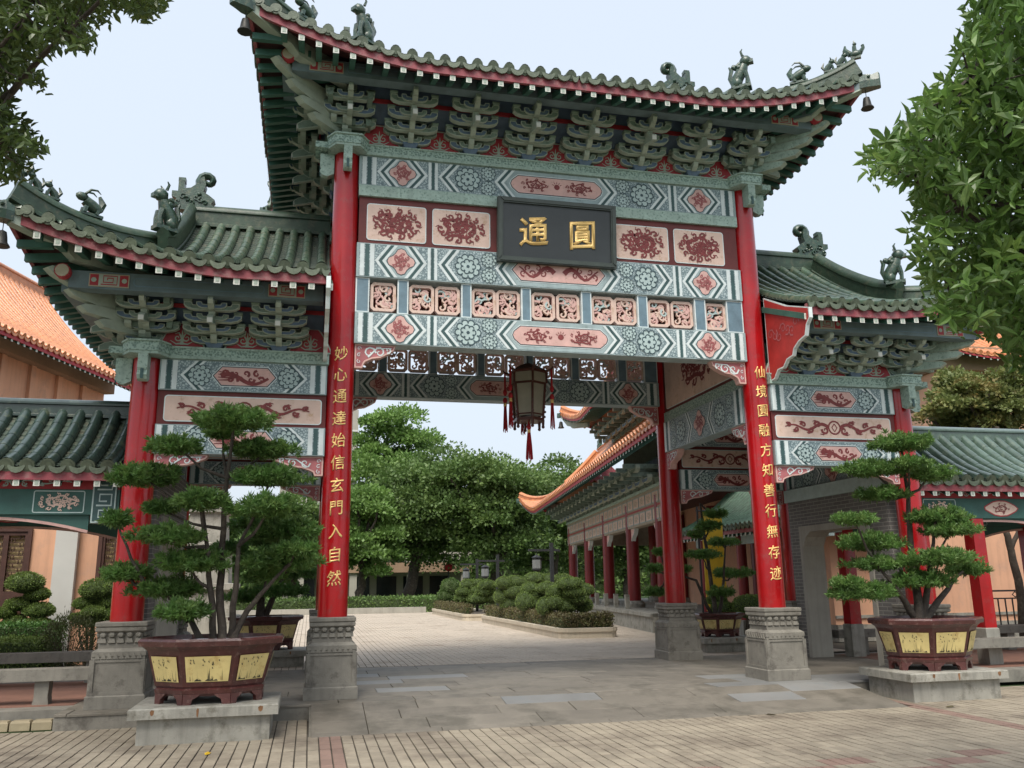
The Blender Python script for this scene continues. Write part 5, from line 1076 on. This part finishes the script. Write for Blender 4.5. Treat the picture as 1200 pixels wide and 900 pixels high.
for sx in (-1, 1):
    r_ = simple_roof(rp, sx, 0, 14.3 if sx < 0 else 16.5, 5.2, 3.1, -2.35, 1.6, 1.05 if sx < 0 else 0, .36, sx < 0, 10.6 if sx < 0 else 99, 6.0, .11); r_.make(True, sx < 0, False, 'dark_red_board')
    if sx < 0: r_.ornament('tile_orange', 'tile_orange', False, .3, .4, False); r_.corner_beam()
b = MB(); b.box((-5, 1.6, 6.5), (6, 5, 9.2), 'bracket_green'); b.build('upper_wall', hr)
for k in range(10): link('bracket_set', hbm, hr, (-5.2+k*1.1, 1.3, 8.1))
b = MB(); b.box((-5, 1.2, 8.95), (6, 5, 9.1), 'soffit_green'); rp = b.build('upper_roof', hr)
for sx in (-1, 1):
    r_ = simple_roof(rp, sx, 0, 7.2, 8.95, 2.0, -.9, 3.2, 1.0, .36, True, 4.6, 5.0, .11); r_.make(sx < 0, sx < 0, False, 'dark_red_board'); r_.ornament('tile_orange', 'tile_orange', False, .3, .4, False)
    if sx < 0:
        q = r_.corner_beam(); wp = hr.matrix_basis @ q; wind_bell(wp, 'bell hanging from the upper roof corner of the courtyard hall', 'bells of the courtyard hall', 1.6)
# gallery behind the brick wall, running back into the court
t = thing('covered_gallery', 'low gallery with light green tiled roof between brick wall and courtyard hall', 'gallery', (9.2, 9.4, 0), -R(90))
b = MB(); b.box((-3.6, -.8, 2.75), (3.6, 2, 2.85), 'soffit_green'); rp = b.build('roof', t)
for sx in (-1, 1):
    r_ = RoofHalf(rp, sx, 0, 99, 3.9, 2.95, 1.25, -1.6, .3, 'tile_jade', 'tile_jade', 'tile_edge', 0, .25, hip=False, big=.075); r_.make(sx < 0 or True, False, True)
for x in (-3.2, -.8, 1.6):
    b = MB(); b.lathe([(.15, .4), (.14, 2.8)], (x, -.9, 0), 'red_dull', 14); b.build('column', t, 50); b = MB(); b.square([(.2, -.02), (.2, .38), (.17, .4)], (x, -.9, 0), 'stone_pale'); b.build('column_base', t)
b = MB(); b.box((-3.6, 1.4, 0), (3.6, 1.6, 2.8), 'peach'); b.build('wall', t); b = MB(); b.box((-3.7, -.95, 2.5), (3.7, -.8, 2.78), 'flower_mint'); b.build('beam', t)
t = thing('banner', 'narrow yellow hanging banner behind the slender pine', 'banner', (7.05, 9.4, 0)); b = MB(); b.box((-.3, -.02, .7), (.3, .02, 3.35), 'yellow_cloth'); b.build('cloth', t); b = MB(); b.tube([(-.42, 0, 0), (-.42, 0, 3.5)], .03, 'iron', 8); b.tube([(-.45, 0, 3.38), (.36, 0, 3.38)], .025, 'iron', 8); b.build('pole', t)
# right side wall, railing
t = thing('garden_wall', 'peach wall with pale base behind the right gallery', 'wall', (13, 6.6, 0)); b = MB(); b.box((-4.2, 0, .4), (9, .3, 4.3), 'peach'); b.build('wall_face', t); b = MB(); b.box((-4.2, -.06, 0), (9, .3, .4), 'stone_pale'); b.box((-4.2, -.04, .55), (9, -.002, .62), 'stone_pale'); b.build('wall_base', t)
t = thing('iron_railing', 'black iron railing with a diamond under the top bar', 'railing', (14.3, 5, 0)); b = MB(); b.box((-2.4, -.02, 1.15), (2.4, .02, 1.19), 'iron'); b.box((-2.4, -.02, .98), (2.4, .02, 1.01), 'iron'); b.box((-2.4, -.02, .36), (2.4, .02, .4), 'iron'); b.build('rail', t)
for k in range(25):
    b = MB(); x = -2.4+k*.2; lo = 0 if k % 8 == 0 else .4; b.box((x-.012, -.012, lo), (x+.012, .012, 1.0 if k % 8 else 1.16), 'iron'); b.build('baluster', t)
for x in (-1.7, .1, 1.9): b = MB(); b.ribbon([(x, 1.02), (x+.08, 1.08), (x, 1.145), (x-.08, 1.08), (x, 1.02)], .018, .018, -.01, 'iron', .02); b.build('diamond', t)
# far right orange roof
p = atY(1112, 416, 24); t = thing('temple_hall', 'distant building with orange tiled roof above the trees right of the gate', 'building', (float(p[0])+8, 24, 0)); b = MB(); b.box((-8, 1, 0), (12, 9, float(p[2])-.6), 'peach'); b.build('wall', t); b = MB(); b.box((-8.2, .5, float(p[2])-.6), (12, 8.5, float(p[2])+.7), 'far_tan'); b.build('eave_beam', t); b = MB(); b.box((-8, 1, float(p[2])-.3), (12, 8, float(p[2])-.2), 'pan_orange'); rp = b.build('roof', t)
for sx in (-1, 1): r_ = simple_roof(rp, sx, 0, 9.5 if sx < 0 else 12, float(p[2]), 3.6, -.5, 4.5, .6, .42, True, 6.5, 4, .13); r_.make(sx < 0, True, False, 'dark_red_board'); r_.ornament('tile_orange', 'tile_orange', False, .3, .5)

# ------------------------------------------------------------------ planters, topiary, lamps, far building
def shrub_leaves(c, r, n, size, seed): return pad_leaves(c, r[0], r[1], r[2], n, size, seed, 1.0)
def hedge(name, label, x0, x1, y0, y1, z0, z1, m, n, size, cat='hedge', group=None):
    q = np.random.RandomState(int(abs(x0*13+y0*7+z1*31))); w, d, h = x1-x0, y1-y0, z1-z0; A_ = np.array([w*h*1.2, w*d*1.3, d*h]); k = q.choice(3, n, p=A_/A_.sum()); P = q.uniform(size=(n, 3))*[w, d, h]+[-w/2, -d/2, 0]
    f = k == 0; P[f, 1] = np.where(q.uniform(size=f.sum()) < .8, -d/2, d/2); f = k == 1; P[f, 2] = h; f = k == 2; P[f, 0] = np.where(q.uniform(size=f.sum()) < .5, -w/2, w/2); P += q.normal(size=P.shape)*size*.45; P[:, 2] = np.maximum(P[:, 2], .01)
    A = unit(q.normal(size=P.shape)+[0, -.2, .6])*size*q.uniform(.6, 1.2, (n, 1)); B = unit(np.cross(A, q.normal(size=P.shape)))*size*.28
    t = thing(name, label, cat, ((x0+x1)/2, (y0+y1)/2, z0), group=group); quads_np('foliage', P, A, B, m, t)
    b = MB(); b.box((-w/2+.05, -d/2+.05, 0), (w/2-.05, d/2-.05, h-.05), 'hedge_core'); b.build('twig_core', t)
def topiary(label, Y, pads, group, m='topiary', size=.055, dens=900, base_z=0.0, seed=1, yj=.25):
    c0 = [atY(px, py, Y) for px, py, _, _ in pads]; bx_ = float(np.mean([c[0] for c in c0])); t = thing('topiary_bush', label, 'bush', (bx_, Y, base_z), group=group); gq = random.Random(seed); b = MB()
    for k, ((px, py, rx, ry), c) in enumerate(zip(pads, c0)):
        yy = gq.uniform(-yj, yj); d = depth(c)/F_PX; RX, RZ = rx*d*1.12, ry*d*1.2; cc = (c[0]-bx_, yy, c[2]-base_z); P, A, B = pad_leaves(cc, RX, RX*.9, RZ, int(2.4*dens*max(.4, (RX/.35))), size*.7, seed*17+k, .7, .4, .3); quads_np('foliage_pad', P, A, B, m, t)
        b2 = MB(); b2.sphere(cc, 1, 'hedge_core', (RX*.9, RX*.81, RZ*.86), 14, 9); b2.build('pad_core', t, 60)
        limb(b, [(cc[0]*.25, yy*.2, 0), (cc[0]*.6, yy*.6, cc[2]*.5), cc], .03, .015, 6, jit=.01, seed=k)
    b.build('stems', t)['kind'] = 'stuff'; return t
GR = 'cloud pruned bushes in the courtyard planters'
topiary('largest cloud pruned bush at the near end of the courtyard planter', 12.6, [(666, 685, 14, 7), (686, 692, 11, 7), (652, 695, 10, 7), (675, 702, 12, 7), (663, 711, 12, 8), (650, 707, 10, 8), (685, 710, 10, 8), (640, 712, 9, 10), (670, 694, 12, 7)], GR, seed=1)
topiary('cloud pruned bush second from the near end of the courtyard planter', 15.4, [(629, 698, 11, 8), (623, 691, 10, 7), (639, 690, 11, 7), (613, 706, 10, 10), (628, 708, 11, 9), (640, 702, 9, 8)], GR, seed=2)
topiary('tall cloud pruned bush in the middle of the courtyard planter', 18.6, [(602, 694, 12, 8), (604, 683, 12, 7), (591, 684, 10, 7), (600, 708, 13, 10), (589, 700, 9, 9), (614, 696, 9, 7)], GR, seed=3)
topiary('cloud pruned bush against the hall side of the courtyard planter', 20.0, [(626, 679, 12, 7), (641, 681, 11, 7), (659, 681, 12, 7), (640, 692, 12, 8), (655, 695, 12, 9)], GR, seed=4)
topiary('low cloud pruned bush at the near end of the second planter', 25.5, [(571, 687, 10, 6), (569, 694, 10, 6), (578, 701, 10, 6), (564, 702, 10, 6), (582, 691, 9, 7)], GR, seed=5, dens=700, size=.07)
topiary('low cloud pruned bush at the far end of the second planter', 29.5, [(548, 686, 8, 6), (560, 685, 8, 5), (543, 694, 8, 5), (558, 693, 8, 5), (555, 702, 8, 6), (541, 702, 8, 5)], GR, seed=6, dens=600, size=.08)
topiary('dark round bush behind the far planter', 33.5, [(528, 690, 11, 10), (522, 700, 10, 8), (536, 698, 9, 8)], 'dark bushes by the far planter', 'tree_dark', .1, 700, seed=7)
def planter(x0, x1, y0, y1, label, h=.27, round_=True):
    t = thing('planter_kerb', label, 'planter', ((x0+x1)/2, (y0+y1)/2, -.006)); w, d = (x1-x0)/2, (y1-y0)/2; r = .4
    def ringp(i, z): 
        p = [(px, py) for px, py in rrect(-w+i, -d+i, w-i, d-i, max(.05, r-i), 4)]; return [(a, c, z) for a, c in p]
    b = MB(); b.loft([ringp(.03, 0), ringp(.03, h*.6), ringp(0, h*.62), ringp(0, h), ringp(.16, h), ringp(.16, h-.1)], 'kerb_pale', False); b.build('kerb', t); b = MB(); b.loft([ringp(.15, h-.09), ringp(.15, h-.08)], 'earth'); b.build('soil', t)
planter(2.95, 4.75, 10.7, 22.3, 'long pale planter kerb nearest the gate in the courtyard'); planter(2.5, 4.6, 23.6, 33.5, 'pale planter kerb further back in the courtyard')
hedge('low_hedge', 'low brown green hedge along the near planter kerb', 3.12, 3.42, 10.95, 22.0, .26, .58, 'hedge_brown', 9000, .07); hedge('low_hedge', 'short brown green hedge across the near planter end', 3.45, 4.58, 10.92, 11.25, .26, .58, 'hedge_brown', 2200, .07); hedge('low_hedge', 'low hedge along the further planter kerb', 2.65, 2.95, 23.9, 33.2, .26, .58, 'hedge_brown', 5000, .08)
b = MB(); b.box((-12, 35.4, -.01), (2.5, 35.7, .3), 'concrete'); tag(b.build('stone_kerb'), 'pale kerb across the far end of the courtyard', 'kerb'); hedge('low_hedge', 'dark clipped hedge behind the far kerb of the courtyard', -12, 8, 36.2, 37.4, 0, .75, 'tree_dark', 9000, .14)
def lamp(px, py, Y, label):
    p = atY(px, py, Y); h = float(p[2]); t = thing('lamp_post', label, 'lamp', (float(p[0]), Y, 0), group='dark lamp posts in the courtyard beds'); b = MB(); b.box((-.06, -.06, 0), (.06, .06, h), 'iron'); b.build('post', t); b = MB(); b.box((-.85, -.045, h-.3), (.3, .045, h-.22), 'iron'); b.build('arm', t)
    b = MB(); c = -.55; b.tube([(c, 0, h-.3), (c, 0, h-.45)], .012, 'iron', 5); b.lathe([(.02, h-.42), (.2, h-.52), (.15, h-.54), (.16, h-.95), (.1, h-1.0)], (c, 0, 0), 'iron', 6); b.build('lantern_case', t); b = MB(); b.lathe([(.164, h-.6), (.168, h-.9)], (c, 0, 0), 'lamp_pane', 6, caps=False); b.build('lamp_pane', t)
lamp(646, 636, 17.5, 'dark lamp post with hanging lantern rising from the bushes by the hall'); lamp(583, 650, 24.5, 'dark lamp post with hanging lantern between the two planters'); lamp(559, 655, 30, 'dark lamp post with hanging lantern at the far planter')
# far building behind the trees
t = thing('low_building', 'low beige building with roof terrace balustrade beyond the courtyard trees', 'building', (3, 62, 0)); b = MB(); b.box((-9, 2, 0), (6.6, 8, 3.2), 'far_wall'); b.build('wall', t); b = MB(); b.box((-9.4, -.5, 2.5), (6.8, 8, 3.3), 'far_tan'); b.build('canopy', t)
for x in (-7.5, -3.2, 1.6, 6.2): b = MB(); b.box((x-.3, -.3, 0), (x+.3, .3, 2.5), 'far_wall'); b.build('column', t)
for k in range(6): b = MB(); x = -8+k*2.3; b.box((x, 1.94, .5), (x+1.7, 1.99, 2.2), 'glass_dark'); b.build('window', t)
for k in range(9): b = MB(); x = 1.2+k*.66; b.box((x-.1, -.4, 3.3), (x+.1, -.2, 4.25), 'far_wall'); b.build('baluster_post', t)
b = MB(); b.box((1.0, -.42, 4.0), (6.8, -.18, 4.15), 'far_wall'); b.build('top_rail', t); b = MB(); b.box((1.0, -.36, 3.3), (6.8, -.24, 3.55), 'far_wall'); b.build('bottom_rail', t)
t = thing('red_lantern_post', 'small round red lantern on a thin post before the low building', 'lamp', (6.3, 52, 0)); b = MB(); b.tube([(0, 0, 0), (0, 0, 3.6)], .06, 'iron', 6); b.build('post', t); b = MB(); b.sphere((0, -.1, 2.7), .34, 'tassel', (1, 1, .85), 12, 8); b.build('lantern_ball', t, 60)
t = thing('stone_monument', 'stepped pale stone monument seen behind the left pines', 'monument', (-7.0, 17, 0)); b = MB(); b.square([(1.1, -.02), (1.1, .6), (.85, .62), (.85, 1.4), (1.0, 1.42), (1.0, 1.6), (.75, 1.62), (.7, 2.6), (.85, 2.65), (.85, 2.85), (.6, 2.9), (.55, 3.8), (.68, 3.85), (.68, 4.1)], (0, 0, 0), 'stone_pale'); b.build('shaft', t)
t = thing('apartment_block', 'grey apartment block with balconies beyond the tall bright tree', 'building', (-3, 105, 0)); b = MB(); b.box((-5, 0, 0), (5, 8, 25), 'far_wall'); b.build('wall', t)
for k in range(7): b = MB(); b.box((-4.9, -.9, 2+k*3.3), (4.9, 0, 2.25+k*3.3), 'far_white'); b.box((-4.9, -.9, 2.25+k*3.3), (4.9, -.8, 3.0+k*3.3), 'far_wall'); b.build('balcony', t); b = MB(); b.box((-4, -.03, 2.6+k*3.3), (4, -.01, 4.6+k*3.3), 'glass_dark'); b.build('window', t)

hedge('tall_hedge', 'tall dark hedge closing the view behind the low building', -30, 45, 72, 75, .02, 6.5, 'tree_dark', 26000, .55)
# ------------------------------------------------------------------ left garden
hedge('low_hedge', 'yellow green clipped hedge behind the left gallery bench', -11.5, -8.3, 5.3, 5.9, 0, .85, 'needle_light', 7000, .06); hedge('low_hedge', 'dark green clipped hedge before the yellow one, left garden', -11.5, -8.35, 4.5, 5.1, 0, .62, 'topiary', 7000, .06)
t = thing('round_shrub', 'loose rounded shrub beside the left pedestal', 'shrub', (-8.0, 4.9, 0)); P, A, B = pad_leaves((0, 0, .55), .5, .42, .5, 5000, .06, 5, .9); quads_np('foliage', P, A, B, 'shrub_olive', t); b = MB()
for k in range(9): a = k*.7; limb(b, [(0, 0, 0), (.15*math.cos(a), .13*math.sin(a), .3), (.38*math.cos(a), .3*math.sin(a), .75)], .014, .006, 5)
b.build('stems', t)['kind'] = 'stuff'
o = bpy.data.objects
topiary('cloud pruned bush before the lattice window of the peach building', 6.0, [(30, 684, 18, 11), (44, 697, 12, 7), (23, 709, 16, 7), (46, 716, 15, 8), (6, 719, 10, 6), (18, 729, 12, 6), (45, 731, 14, 6)], 'cloud pruned bushes in the left garden', 'topiary', .05, 1500, 0, 11, .12)
topiary('cloud pruned bush between white pilaster and left column', 6.0, [(114, 692, 17, 11), (125, 706, 12, 8), (100, 708, 12, 7), (111, 718, 13, 7), (92, 724, 8, 4), (108, 728, 11, 6), (128, 722, 9, 8)], 'cloud pruned bushes in the left garden', 'topiary', .05, 1500, 0, 12, .12)
topiary('round green bush by the slender pine behind the right column', 7.0, [(872, 712, 18, 12), (850, 716, 14, 9), (889, 718, 12, 10), (846, 704, 10, 7), (880, 705, 12, 6)], 'bushes behind the right column', 'topiary', .06, 1200, 0, 14, .3)
topiary('low green bush seen through the brick doorway', 8.0, [(1003, 722, 14, 9), (1020, 728, 14, 9), (990, 715, 8, 14)], 'bushes behind the brick doorway', 'tree_dark', .07, 1000, 0, 15, .2)

# ------------------------------------------------------------------ background trees
def big_tree(name, label, px, py, rx, ry, Y, m, base=None, n=26000, seed=1, lean=0, leaf=.3, blobs=46, group='broad trees beyond the courtyard', trunk_r=.35):
    c = atY(px, py, Y); d = depth(c)/F_PX; RX, RZ = rx*d, ry*d; RY = RX*.85; bx_ = float(atY(*base, Y)[0]) if base else float(c[0]); t = thing(name, label, 'tree', (bx_, Y, 0), group=group); q = np.random.RandomState(seed); cz = float(c[2]); cx = float(c[0])-bx_
    v = unit(q.normal(size=(blobs, 3))); rr = q.uniform(.35, .88, (blobs, 1)); ctr = v*rr*[RX, RY, RZ]*[1, 1, .95]+[cx, 0, cz]; br = q.uniform(.16, .34, blobs)*min(RX, RZ)*1.15
    per = n//blobs; Ps = []; As = []
    for k in range(blobs):
        u = unit(q.normal(size=(per, 3))); u[:, 2] = np.where(u[:, 2] < -.3, -u[:, 2]*.6, u[:, 2]); P = ctr[k]+u*br[k]*[1.25, 1.15, .8]*q.uniform(.55, 1.08, (per, 1)); Ps.append(P); As.append(unit(u+q.normal(size=(per, 3))*.7))
    P = np.concatenate(Ps); A = np.concatenate(As); A *= leaf*q.uniform(.6, 1.3, (len(A), 1)); B = unit(np.cross(A, q.normal(size=A.shape)))*leaf*.34*q.uniform(.7, 1.2, (len(A), 1)); quads_np('crown', P, A, B, m, t)
    b = MB(); top = cz-RZ*.25; limb(b, [(0, 0, -.05), (cx*.3+.1, .1, top*.4), (cx*.7, 0, top*.8), (cx, 0, top)], trunk_r, trunk_r*.45, 9, jit=.12, seed=seed); b.build('trunk', t, 60)
    for k in range(7):
        e = ctr[int(q.randint(blobs))]; bb = MB(); s0 = Vector((cx*.5, 0, top*.55+.1*k)); limb(bb, [s0, s0.lerp(Vector(e), .5)+Vector((0, 0, .3)), Vector(e)], trunk_r*.45, .06, 7, jit=.1, seed=k); bb.build('limb', t, 60)
    return t
big_tree('broad_tree', 'tall bright green tree behind the darker ones', 462, 548, 58, 80, 66, 'tree_bright', (455, 706), 22000, 1, leaf=.36)
big_tree('broad_tree', 'dark spreading tree with forked trunk before the low building', 495, 602, 86, 82, 52, 'tree_dark', (477, 708), 30000, 2, leaf=.28, trunk_r=.5)
big_tree('broad_tree', 'dense dark tree with many stems behind the planters', 578, 598, 90, 90, 50, 'tree_dark', (585, 706), 34000, 3, leaf=.28, trunk_r=.6)
big_tree('broad_tree', 'mid green tree whose crown tops the hall corner', 650, 606, 80, 82, 56, 'tree_dark', (650, 706), 28000, 4, leaf=.3)
big_tree('broad_tree', 'pale green tree low behind the left red column', 428, 630, 54, 70, 48, 'tree_bright', (420, 706), 18000, 5, leaf=.28)
big_tree('broad_tree', 'dark tree standing behind the red columned hall', 730, 625, 70, 70, 60, 'tree_dark', (735, 706), 22000, 6, leaf=.32)
big_tree('broad_tree', 'dark tree seen between pines and left red column', 340, 640, 60, 60, 44, 'tree_dark', (345, 706), 16000, 7, leaf=.28)
big_tree('broad_tree', 'dark low tree far behind the left pines', 255, 640, 60, 50, 50, 'tree_dark', (255, 706), 12000, 8, leaf=.3)
big_tree('flowering_tree', 'yellowish flowering tree above the right gallery roof', 1150, 475, 82, 52, 12, 'tree_yellow', (1185, 700), 26000, 9, leaf=.16, blobs=60, group='garden trees on the right', trunk_r=.16)
big_tree('broad_tree', 'dark tree filling the gap behind the right column', 905, 560, 60, 60, 30, 'tree_dark', (905, 700), 12000, 10, leaf=.25, group='garden trees on the right')
big_tree('broad_tree', 'distant green tree behind the dense dark tree', 615, 610, 60, 55, 78, 'tree_dark', (615, 704), 14000, 20, leaf=.4)
big_tree('broad_tree', 'distant green tree behind the forked tree', 520, 620, 62, 60, 80, 'tree_dark', (520, 704), 14000, 21, leaf=.4)
big_tree('broad_tree', 'distant tree behind the hall columns', 700, 650, 60, 45, 80, 'tree_dark', (700, 704), 12000, 22, leaf=.4)
t = thing('bare_tree', 'dark bare forked trunk beyond the right gallery column', 'tree', (float(atY(1192, 690, 4.6)[0]), 4.6, 0)); b = MB(); f = lambda x, y: tuple(Vector(atY(x, y, 4.6))-Vector(t.location)); limb(b, [(0, 0, -.05), f(1194, 680), f(1185, 645), f(1178, 620), f(1172, 560), f(1168, 500)], .1, .05, 8, jit=.02); b.build('trunk', t, 60); b = MB(); limb(b, [f(1184, 645), f(1196, 615), f(1206, 560)], .06, .035, 7, jit=.02); b.build('limb', t, 60)

# ------------------------------------------------------------------ near trees overhanging the view
def leaf_mesh(m, L, w):
    b = MB(); b.add([(0, 0, 0), (L*.3, w*.8, .012), (L*.65, w, .004), (L, 0, -.02), (L*.65, -w, .004), (L*.3, -w*.8, .012), (L*.35, 0, -.008), (L*.7, 0, -.012)], [(0, 6, 1), (1, 6, 7, 2), (2, 7, 3), (0, 5, 6), (5, 4, 7, 6), (4, 3, 7)], m); return b.mesh('leaf')
def inside(x, y, poly):
    c = False; n = len(poly)
    for i in range(n):
        (x0, y0), (x1, y1) = poly[i], poly[i-1]
        if (y0 > y) != (y1 > y) and x < (x1-x0)*(y-y0)/(y1-y0)+x0: c = not c
    return c
def near_tree(name, label, polys, d0, d1, nros, trunk, seed, m, L, w, single, fork):
    g4 = random.Random(seed); t = thing(name, label, 'tree', trunk); T = Vector(trunk); lm_ = leaf_mesh(m, L, w); base = [tuple(v.co) for v in lm_.vertices]; faces = [tuple(p.vertices) for p in lm_.polygons]; ros = []
    xs_ = [p[0] for po in polys for p in po]; ys_ = [p[1] for po in polys for p in po]; k = 0
    while len(ros) < nros and k < 200000:
        k += 1; x, y = g4.uniform(min(xs_), max(xs_)), g4.uniform(min(ys_), max(ys_))
        if any(inside(x, y, po) for po in polys): ros.append((g4.uniform(d0, d1), x, y))
    ros.sort(); V = []; Fc = []; single_left = single; tw = MB(); fk = Vector(fork)-T; hubs = []
    b = MB(); limb(b, [(0, 0, -.05), (fk.x*.3, fk.y*.3, fk.z*.5), tuple(fk)], .2, .13, 10, jit=.04); b.build('trunk', t, 60)
    cl = [g4.choice(ros) for _ in range(16)]
    for i, (d, x, y) in enumerate(cl):
        h = Vector(atD(x, y, d))-T; md = fk.lerp(h, .5)+Vector((0, 0, -.12)); b = MB(); limb(b, [fk, md, h], .05, .012, 7, jit=.05, seed=i); b.build('branch', t, 60); hubs += [md, h, fk.lerp(h, .75)]
    for d, x, y in ros:
        c = Vector(atD(x, y, d)); lc = c-T; ax = Vector((g4.uniform(-1, 1), g4.uniform(-1, 1), g4.uniform(-.2, .9))).normalized(); hb_ = min(hubs, key=lambda q_: (q_-lc).length)
        if g4.random() < .5 and (hb_-lc).length < .42: tw.tube([tuple(hb_), tuple(hb_.lerp(lc, .5)+Vector((0, 0, -.04))), tuple(lc)], [.012, .008, .004], 'bark', 4)
        n = g4.randint(5, 9); a0 = g4.uniform(0, 6.28); q_ = ax.to_track_quat('Z', 'Y')
        vis_ = 0 < x < 1200 and 0 < y < 900
        for j in range(n):
            a = a0+j*2.4; el = g4.uniform(-.15, .75); sc_ = g4.uniform(.6, 1.15); M = Matrix.Translation(lc+ax*(-.02*j)) @ q_.to_matrix().to_4x4() @ Matrix.Rotation(a, 4, 'Z') @ Matrix.Rotation(-el, 4, 'Y') @ Matrix.Rotation(g4.uniform(-.5, .5), 4, 'X') @ Matrix.Scale(sc_, 4)
            if single_left > 0 and vis_: o_ = link('leaf', lm_, t); o_.matrix_local = M; single_left -= 1
            else:
                o0 = len(V); V.extend([tuple(M @ Vector(v)) for v in base]); Fc.extend([tuple(o0+i for i in f_) for f_ in faces])
    me = bpy.data.meshes.new('foliage'); me.from_pydata(V, [], Fc); me.materials.append(MATS[m]); o_ = link('foliage', me, t); o_['kind'] = 'stuff'; tw.build('twigs', t)['kind'] = 'stuff'
RP = [[(1152, -90), (1148, 0), (1128, 45), (1112, 90), (1085, 115), (1058, 140), (1030, 165), (1008, 190), (1030, 205), (1062, 212), (1090, 235), (1066, 258), (1080, 300), (1092, 340), (1112, 368), (1150, 385), (1178, 400), (1192, 432), (1240, 450), (1320, 430), (1340, 200), (1320, -90)]]
cR = [float(v) for v in atD(1268, 170, 6.3)]
near_tree('broadleaf_tree', 'near tree with large glossy leaves in whorls before the pale green gallery', RP, 5.2, 7.4, 2000, (cR[0], cR[1], -.2), 4, 'leaf', .125, .022, 300, (cR[0], cR[1], cR[2]-1.2))
LP_ = [[(-120, -90), (215, -90), (196, 0), (170, 18), (140, 12), (112, 22), (98, 58), (72, 48), (62, 62), (40, 60), (48, 104), (30, 96), (12, 84), (0, 96), (-120, 140)], [(-120, 100), (0, 104), (10, 118), (30, 140), (44, 176), (28, 184), (32, 200), (14, 206), (0, 210), (-120, 240)]]
cL = [float(v) for v in atD(-85, 60, 8.2)]
near_tree('broadleaf_tree', 'near tree with small dark leaves before the dark green gallery', LP_, 7.0, 9.5, 2100, (cL[0], cL[1], -.2), 9, 'leaf_dark', .105, .021, 300, (cL[0], cL[1], cL[2]-1.3))

# fallen leaves on the paving
for k, (px, py, lab) in enumerate(((1113, 829, 'curled brown leaf fallen near the weathered plinth'), (243, 884, 'small yellow leaf fallen before the pale stone plinth'), (905, 838, 'dry leaf lying on tiles below the ramp'))):
    p = atZ(px, py, -.19); b = MB(); b.add([(-.06, 0, .004), (-.02, .025, .016), (.05, .012, .02), (.075, 0, .004), (.05, -.02, .012), (-.02, -.028, .008)], [(0, 1, 2, 3), (0, 3, 4, 5)], 'hedge_brown' if k != 1 else 'yellow_cloth'); o = b.build('fallen_leaf', None, loc=(float(p[0]), float(p[1]), -.19)); o.rotation_euler = (0, 0, k*1.3); tag(o, lab, 'leaf')
